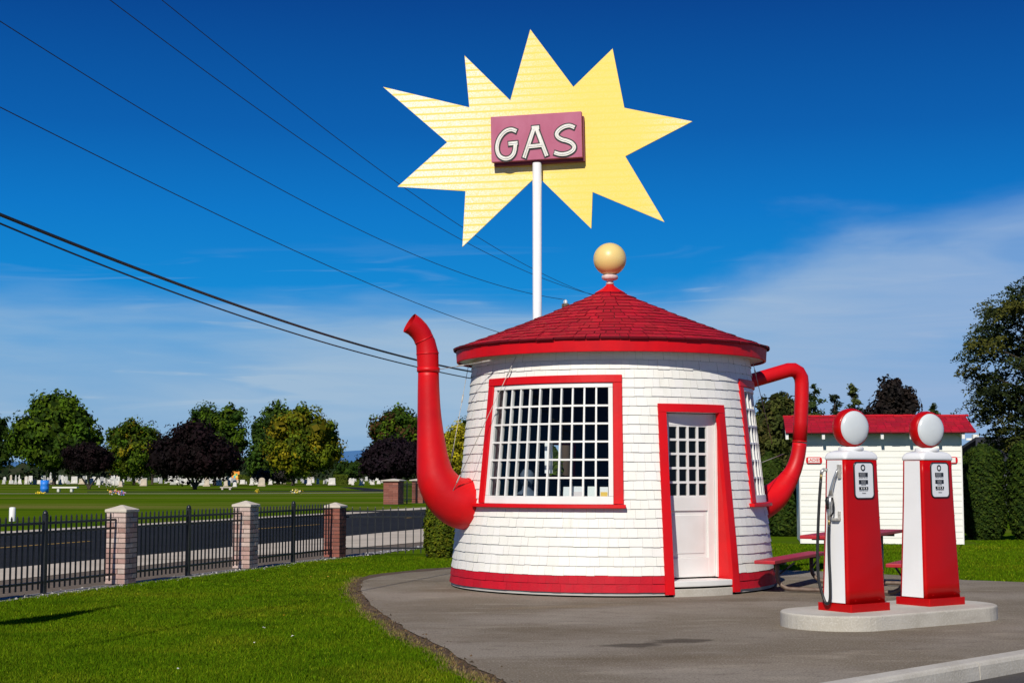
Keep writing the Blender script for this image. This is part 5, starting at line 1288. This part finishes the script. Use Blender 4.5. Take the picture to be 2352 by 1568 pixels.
for px, py, dy in LB[::3]:
    a = lp(2437, min(1050, py + 90 + rnd.uniform(0, 40))); b = lp(px, py, dy); mb.tube([a, a.lerp(b, .55) + Z*.16, b], [.05, .03, .008], 6)
mb.build('trunk', M['bark'], lt)
Pn = []; Nn = []; Kn = []
LC = [(.020, .032, .008), (.030, .042, .010), (.042, .052, .009), (.066, .068, .010), (.014, .024, .007)]
for px, py, dy in LB:
    c = lp(px, py, dy); base_c = np.array(rnd.choice(LC)) * rnd.uniform(.6, 1.25)
    for s in range(20):   # drooping fronds
        a = rnd.gauss(math.pi, 1.2) if px < 2330 else rnd.random()*6.28; L_ = rnd.uniform(.25, .75); d = Vector((math.cos(a), math.sin(a)*.8, rnd.uniform(-.35, .5)))
        o = c + Vector((rnd.gauss(0, .24), rnd.gauss(0, .3), rnd.gauss(0, .10)))
        for k in range(26):
            f = k/26; p = o + d*L_*f + Z*(-.35*L_*f*f) + Vector((rnd.gauss(0, .03), rnd.gauss(0, .03), rnd.gauss(0, .03))); Pn.append(p); Nn.append((rnd.gauss(0, .6), -.5 + rnd.gauss(0, .5), .7)); Kn.append(base_c*rnd.uniform(.7, 1.4))
Pn = np.array([list(p) for p in Pn]); V, F = leaf_quads(Pn, unit(np.array(Nn)), .043*(.6 + .8*nrg.random(len(Pn))), .55); np_mesh('crown', V, F, np.array(Kn).clip(0, 1), M['leaf'], lt)

# ================================================================== GRASS
def in_poly(X, Y, poly):
    ins = np.zeros(len(X), bool); j = len(poly)-1
    for i in range(len(poly)):
        xi, yi = poly[i][0], poly[i][1]; xj, yj = poly[j][0], poly[j][1]
        c = ((yi > Y) != (yj > Y)) & (X < (xj-xi)*(Y-yi)/(yj-yi+1e-12)+xi); ins ^= c; j = i
    return ins
def grass(name, poly, dens, label, hgt=.029, wid=.0044, cap=None, far=1.0, view=True):
    xs = [p[0] for p in poly]; ys = [p[1] for p in poly]; A = (max(xs)-min(xs))*(max(ys)-min(ys)); n = int(A*dens)
    X = nrg.uniform(min(xs), max(xs), n); Y = nrg.uniform(min(ys), max(ys), n)
    keep = in_poly(X, Y, poly) & (nrg.random(n) < np.clip((13.0/np.maximum(Y, 9))**1.7*far, .08, 1))
    X = X[keep]; Y = Y[keep]; P = np.stack([X, Y, np.full(len(X), -.022)], 1)
    if view:
        px, py = proj(P); k = (px > -90) & (px < 2440) & (py < 1640) & (Y > 1); P = P[k]
    n = len(P); a = nrg.uniform(0, 2*math.pi, n); sc = np.clip(P[:, 1]/12, 1, 2.2)
    h = hgt*(.55 + .8*nrg.random(n))*(1 + .25*np.sin(P[:, 0]*2.3)*np.sin(P[:, 1]*1.9)); w = wid*sc*(.7 + .7*nrg.random(n))
    ln = nrg.normal(size=(n, 2))*.38; T = np.stack([np.cos(a)*w, np.sin(a)*w, np.zeros(n)], 1)
    tip = P + np.stack([ln[:, 0]*h, ln[:, 1]*h, h], 1)
    V = np.stack([P - T, P + T, tip], 1).reshape(-1, 3); F = np.arange(3*n).reshape(n, 3)
    g = (1 + nrg.normal(size=(n, 1))*.28).clip(.35, 1.9); K = np.concatenate([g*(.9+.4*nrg.random((n, 1))), g, g], 1)
    dry = nrg.random(n) < .05; K[dry] = np.array([2.6, 1.7, 4.0])*g[dry]
    o = np_mesh(name, V, F, K, M['blade'], None, org=Vector((float(P[:, 0].mean()), float(P[:, 1].mean()), 0))); tag(o, label, 'grass', kind='stuff'); return o
fl = [fp(s, -.17) for s in (S3+.3, S3-1, 3, 0, -3, -6, -12)]
left_poly = [(p.x, p.y) for p in de + tail_d + [kp(-9, -.005), kp(-18, -.005), Vector((-9, 3, 0))] + list(reversed(fl)) + [Vector((g1.x, g1.y-.1, 0)), Vector((-1.0, 28.5, 0)), Vector((1.0, 28.5, 0))]]
grass('lawn_grass', left_poly, 6800, 'mown green grass between the forecourt and the iron fence')
# dry ragged grass where the lawn meets the bare soil
nn = 3200; ii = nrg.integers(14, len(de)-1, nn); tt_ = nrg.random(nn); Pd = np.array([[p.x, p.y] for p in de]); Q_ = Pd[ii]*(1-tt_)[:, None] + Pd[ii+1]*tt_[:, None] + nrg.normal(size=(nn, 2))*.045
a_ = nrg.uniform(0, 6.283, nn); hh_ = .035*(.4+nrg.random(nn)); B_ = np.concatenate([Q_, np.full((nn, 1), -.02)], 1); T_ = np.stack([np.cos(a_), np.sin(a_), np.zeros(nn)], 1)*.006
V_ = np.stack([B_-T_, B_+T_, B_ + np.stack([nrg.normal(size=nn)*.02, nrg.normal(size=nn)*.02, hh_], 1)], 1).reshape(-1, 3); K_ = np.array([(.30, .22, .09), (.24, .20, .06), (.16, .15, .03), (.20, .15, .07)])[nrg.integers(0, 4, nn)]
tag(np_mesh('dry_grass', V_, np.arange(3*nn).reshape(nn, 3), K_, M['leaf'], None, org=Vector((-1.5, 15, 0))), 'dry straw-coloured grass along the soil edge of the lawn', 'grass', kind='stuff')
rl = [(p.x, p.y) for p in back[:9]] + [(5.2, 33.5), (6.2, 32.3), (9.9, 32.0), (10.2, 34.2), (14.5, 34.2)]
grass('lawn_grass', rl, 1500, 'mown green grass behind the pumps, up to the restroom and hedges', hgt=.04, wid=.006, far=2.6)
# fallen leaves and litter on the lawn
leafs = [((228/1.742+900)/1.7415, (1500+1433/1.742)/1.7415, (.62, .34, .02), 'yellow fallen leaf on the lawn, left of the forecourt tip'), ((598/1.742+900)/1.7415, (1500+1403/1.742)/1.7415, (.6, .36, .03), 'yellow fallen leaf on the lawn, second nearest the forecourt tip'), ((720/1.742+900)/1.7415, (1500+1403/1.742)/1.7415, (.6, .36, .03), 'yellow fallen leaf on the lawn, nearest the forecourt tip'),
         ((443/1.742+900)/1.7415, (1500+1334/1.742)/1.7415, (.75, .74, .70), 'scrap of white litter on the lawn before the second pillar'), (1910/1.68/1.7415, (2200+437/1.68)/1.7415, (.62, .34, .02), 'yellow fallen leaf in the middle of the lawn'), (1773/1.68/1.7415, (2200+520/1.68)/1.7415, (.7, .68, .64), 'small white petal on the lawn, farthest of the four'),
         (1967/1.68/1.7415, (2200+577/1.68)/1.7415, (.7, .68, .64), 'small white petal on the lawn, nearest the bare soil'), (1710/1.68/1.7415, (2200+622/1.68)/1.7415, (.7, .66, .62), 'small white petal in the middle of the lawn'), (1200/1.68/1.7415, (2200+795/1.68)/1.7415, (.72, .70, .66), 'small white petal on the lawn, nearest the street')]
for px, py, c, lb in leafs:
    q = gnd(px, py, .02); mb = MB(); n = 7; a0 = rnd.random()*6
    mb.face([q + Vector((math.cos(a0+k/n*6.283)*.014*rnd.uniform(.6, 1.3), math.sin(a0+k/n*6.283)*.018*rnd.uniform(.6, 1.2), .012*rnd.random())) for k in range(n)], c)
    tag(mb.build('fallen_leaf' if c[2] < .1 else 'litter_scrap', M['paint_any'], None, org=q, fix=False), lb, 'leaf' if c[2] < .1 else 'litter', 'leaves and scraps lying on the lawn')

# ---- unseen post added left of the view, shaped to throw a shadow across the lawn
SAZ, SEL = R(16), R(37)
tipg = gnd(285, 1388); ht_ = 5.6; lb_ = Vector((tipg.x - math.sin(SAZ)*ht_/math.tan(SEL), tipg.y - math.cos(SAZ)*ht_/math.tan(SEL), 0))
spst = thing('shadow_post', 'unseen slim post added outside the left edge to cast the long shadow on the lawn', 'shadow caster', lb_)
mb = MB(); mb.tube([lb_ - Z*.1, lb_ + Z*ht_*.8], [.075, .065], 10); mb.tube([lb_ + Z*ht_*.8, lb_ + Z*ht_], [.07, .03], 8); mb.build('post', M['iron'], spst)
mb = MB(); mb.lathe(lb_, [(.05, 3.85), (.16, 3.92), (.24, 4.1), (.22, 4.4), (.15, 4.7), (.12, 5.0), (.05, 5.1)], 14); mb.build('shadow_bulge', M['iron'], spst)  # added bulge, sized for the wide part of the lawn shadow

# ================================================================== CAMERA, SUN, SKY
cam = bpy.data.cameras.new('camera'); co = bpy.data.objects.new('camera', cam); COL.objects.link(co)
co.location = (0, 0, HC); co.rotation_euler = (math.pi/2 + PITCH, 0, 0); cam.sensor_width = 36; cam.sensor_fit = 'HORIZONTAL'; cam.lens = 36*FP/2352; cam.clip_start = .1; cam.clip_end = 20000
scene.camera = co
tdir = Vector((math.sin(SAZ)*math.cos(SEL), math.cos(SAZ)*math.cos(SEL), -math.sin(SEL)))
sl = bpy.data.lights.new('sun', 'SUN'); sl.energy = 4.5; sl.angle = R(.5); sl.color = (1, .94, .83); so_ = bpy.data.objects.new('sun', sl); COL.objects.link(so_)
so_.rotation_euler = tdir.to_track_quat('-Z', 'Y').to_euler(); so_.location = (-5, -20, 30)
wd_ = bpy.data.worlds.new('World'); scene.world = wd_; wd_.use_nodes = True; nt = wd_.node_tree; L = nt.links; nt.nodes.clear()
out = nd(nt, 'ShaderNodeOutputWorld'); bg = nd(nt, 'ShaderNodeBackground'); bg.inputs['Strength'].default_value = .1
sky = nd(nt, 'ShaderNodeTexSky', sky_type='NISHITA'); sky.sun_disc = False; sky.sun_elevation = SEL; sky.sun_rotation = math.pi + SAZ
tc = nd(nt, 'ShaderNodeTexCoord'); sp_ = nd(nt, 'ShaderNodeSeparateXYZ'); L.new(tc.outputs['Generated'], sp_.inputs[0])
def srgb(r, g, b): return tuple(((c/255)/12.92 if c <= 10 else ((c/255+.055)/1.055)**2.4) for c in (r, g, b))
mr = nd(nt, 'ShaderNodeMapRange'); mr.inputs['From Min'].default_value = -.02; mr.inputs['From Max'].default_value = .38; L.new(sp_.outputs['Z'], mr.inputs['Value'])
cr = nd(nt, 'ShaderNodeValToRGB'); L.new(mr.outputs[0], cr.inputs[0]); el = cr.color_ramp.elements; el.remove(el[1])
stops = [(-.02, (116, 158, 200)), (.011, (116, 162, 205)), (.040, (98, 160, 210)), (.065, (74, 154, 213)), (.09, (52, 150, 215)), (.12, (6, 136, 212)), (.17, (0, 118, 200)), (.222, (0, 94, 175)), (.30, (0, 68, 145)), (.38, (0, 54, 124))]
for i_, (z, c) in enumerate(stops):
    e = el[0] if i_ == 0 else el.new((z+.02)/.40)
    e.position = (z+.02)/.40; e.color = (*srgb(*c), 1)
cr.color_ramp.interpolation = 'LINEAR'
k10 = nd(nt, 'ShaderNodeMix', data_type='RGBA', blend_type='MULTIPLY'); k10.inputs['Factor'].default_value = 1; L.new(cr.outputs[0], k10.inputs[6]); k10.inputs[7].default_value = (10, 10, 10, 1)
mx = nd(nt, 'ShaderNodeMix', data_type='RGBA'); mx.inputs['Factor'].default_value = .985; L.new(sky.outputs[0], mx.inputs[6]); L.new(k10.outputs[2], mx.inputs[7])
# thin cirrus low in the sky, heavier to the right
def noise(scale, det, st, dist=0.0):
    mp = nd(nt, 'ShaderNodeMapping'); mp.inputs['Scale'].default_value = st; mp.inputs['Rotation'].default_value = (0, R(4), 0); L.new(tc.outputs['Generated'], mp.inputs['Vector'])
    n_ = nd(nt, 'ShaderNodeTexNoise'); n_.inputs['Scale'].default_value = scale; n_.inputs['Detail'].default_value = det; n_.inputs['Distortion'].default_value = dist; L.new(mp.outputs[0], n_.inputs['Vector']); return n_.outputs[0]
def mrange(src, a, b, c=0.0, d=1.0):
    n_ = nd(nt, 'ShaderNodeMapRange'); n_.interpolation_type = 'SMOOTHSTEP'
    for k_, v_ in zip(('From Min', 'From Max', 'To Min', 'To Max'), (a, b, c, d)): n_.inputs[k_].default_value = v_
    L.new(src, n_.inputs['Value']); return n_.outputs[0]
def mth(op, a, b):
    n_ = nd(nt, 'ShaderNodeMath', operation=op); n_.use_clamp = False
    for i, q in enumerate((a, b)):
        if isinstance(q, (int, float)): n_.inputs[i].default_value = q
        else: L.new(q, n_.inputs[i])
    return n_.outputs[0]
xr = mrange(sp_.outputs['X'], -.02, .34)                       # the haze climbs towards the right
soft = noise(2.6, 6, (1, 1, 4.5), .4); soft2 = noise(4.2, 7, (1, 1, 5.5), .7); fib = noise(6.5, 9, (1, 1, 13), 1.1)
zz = mth('SUBTRACT', sp_.outputs['Z'], mth('MULTIPLY', xr, .055))
zz = mth('ADD', zz, mth('MULTIPLY', mth('SUBTRACT', soft, .5), .20))
haze = mrange(zz, .130, .068)
low = mrange(sp_.outputs['Z'], -.02, .045, .75, 1.0)
streak = mth('MULTIPLY', mth('MULTIPLY', mrange(fib, .54, .72), mrange(soft, .42, .6)), mth('MULTIPLY', mrange(sp_.outputs['Z'], .16, .09), mrange(sp_.outputs['Z'], .02, .07)))
cf = mth('ADD', mth('MULTIPLY', mth('MULTIPLY', mth('MULTIPLY', haze, mrange(soft2, .38, .60, .66, 1.0)), low), .95), mth('MULTIPLY', streak, .70))
cf = mth('MULTIPLY', cf, mrange(fib, .2, .75, .86, 1.06))
cl = nd(nt, 'ShaderNodeClamp'); L.new(cf, cl.inputs[0])
mc = nd(nt, 'ShaderNodeMix', data_type='RGBA'); L.new(cl.outputs[0], mc.inputs['Factor']); L.new(mx.outputs[2], mc.inputs[6])
mh = nd(nt, 'ShaderNodeMix', data_type='RGBA'); L.new(xr, mh.inputs['Factor'])
for q_, c_ in ((6, (158, 187, 214)), (7, (146, 176, 215))): cs_ = srgb(*c_); mh.inputs[q_].default_value = (cs_[0]*10, cs_[1]*10, cs_[2]*10, 1)
L.new(mh.outputs[2], mc.inputs[7])
L.new(mc.outputs[2], bg.inputs['Color']); L.new(bg.outputs[0], out.inputs['Surface'])
scene.view_settings.view_transform = 'Standard'; scene.view_settings.look = 'None'; scene.view_settings.exposure = 0; scene.view_settings.gamma = 1
scene.render.engine = 'CYCLES'; scene.cycles.use_denoising = True; scene.cycles.max_bounces = 6; scene.cycles.transparent_max_bounces = 12
scene.render.film_transparent = False
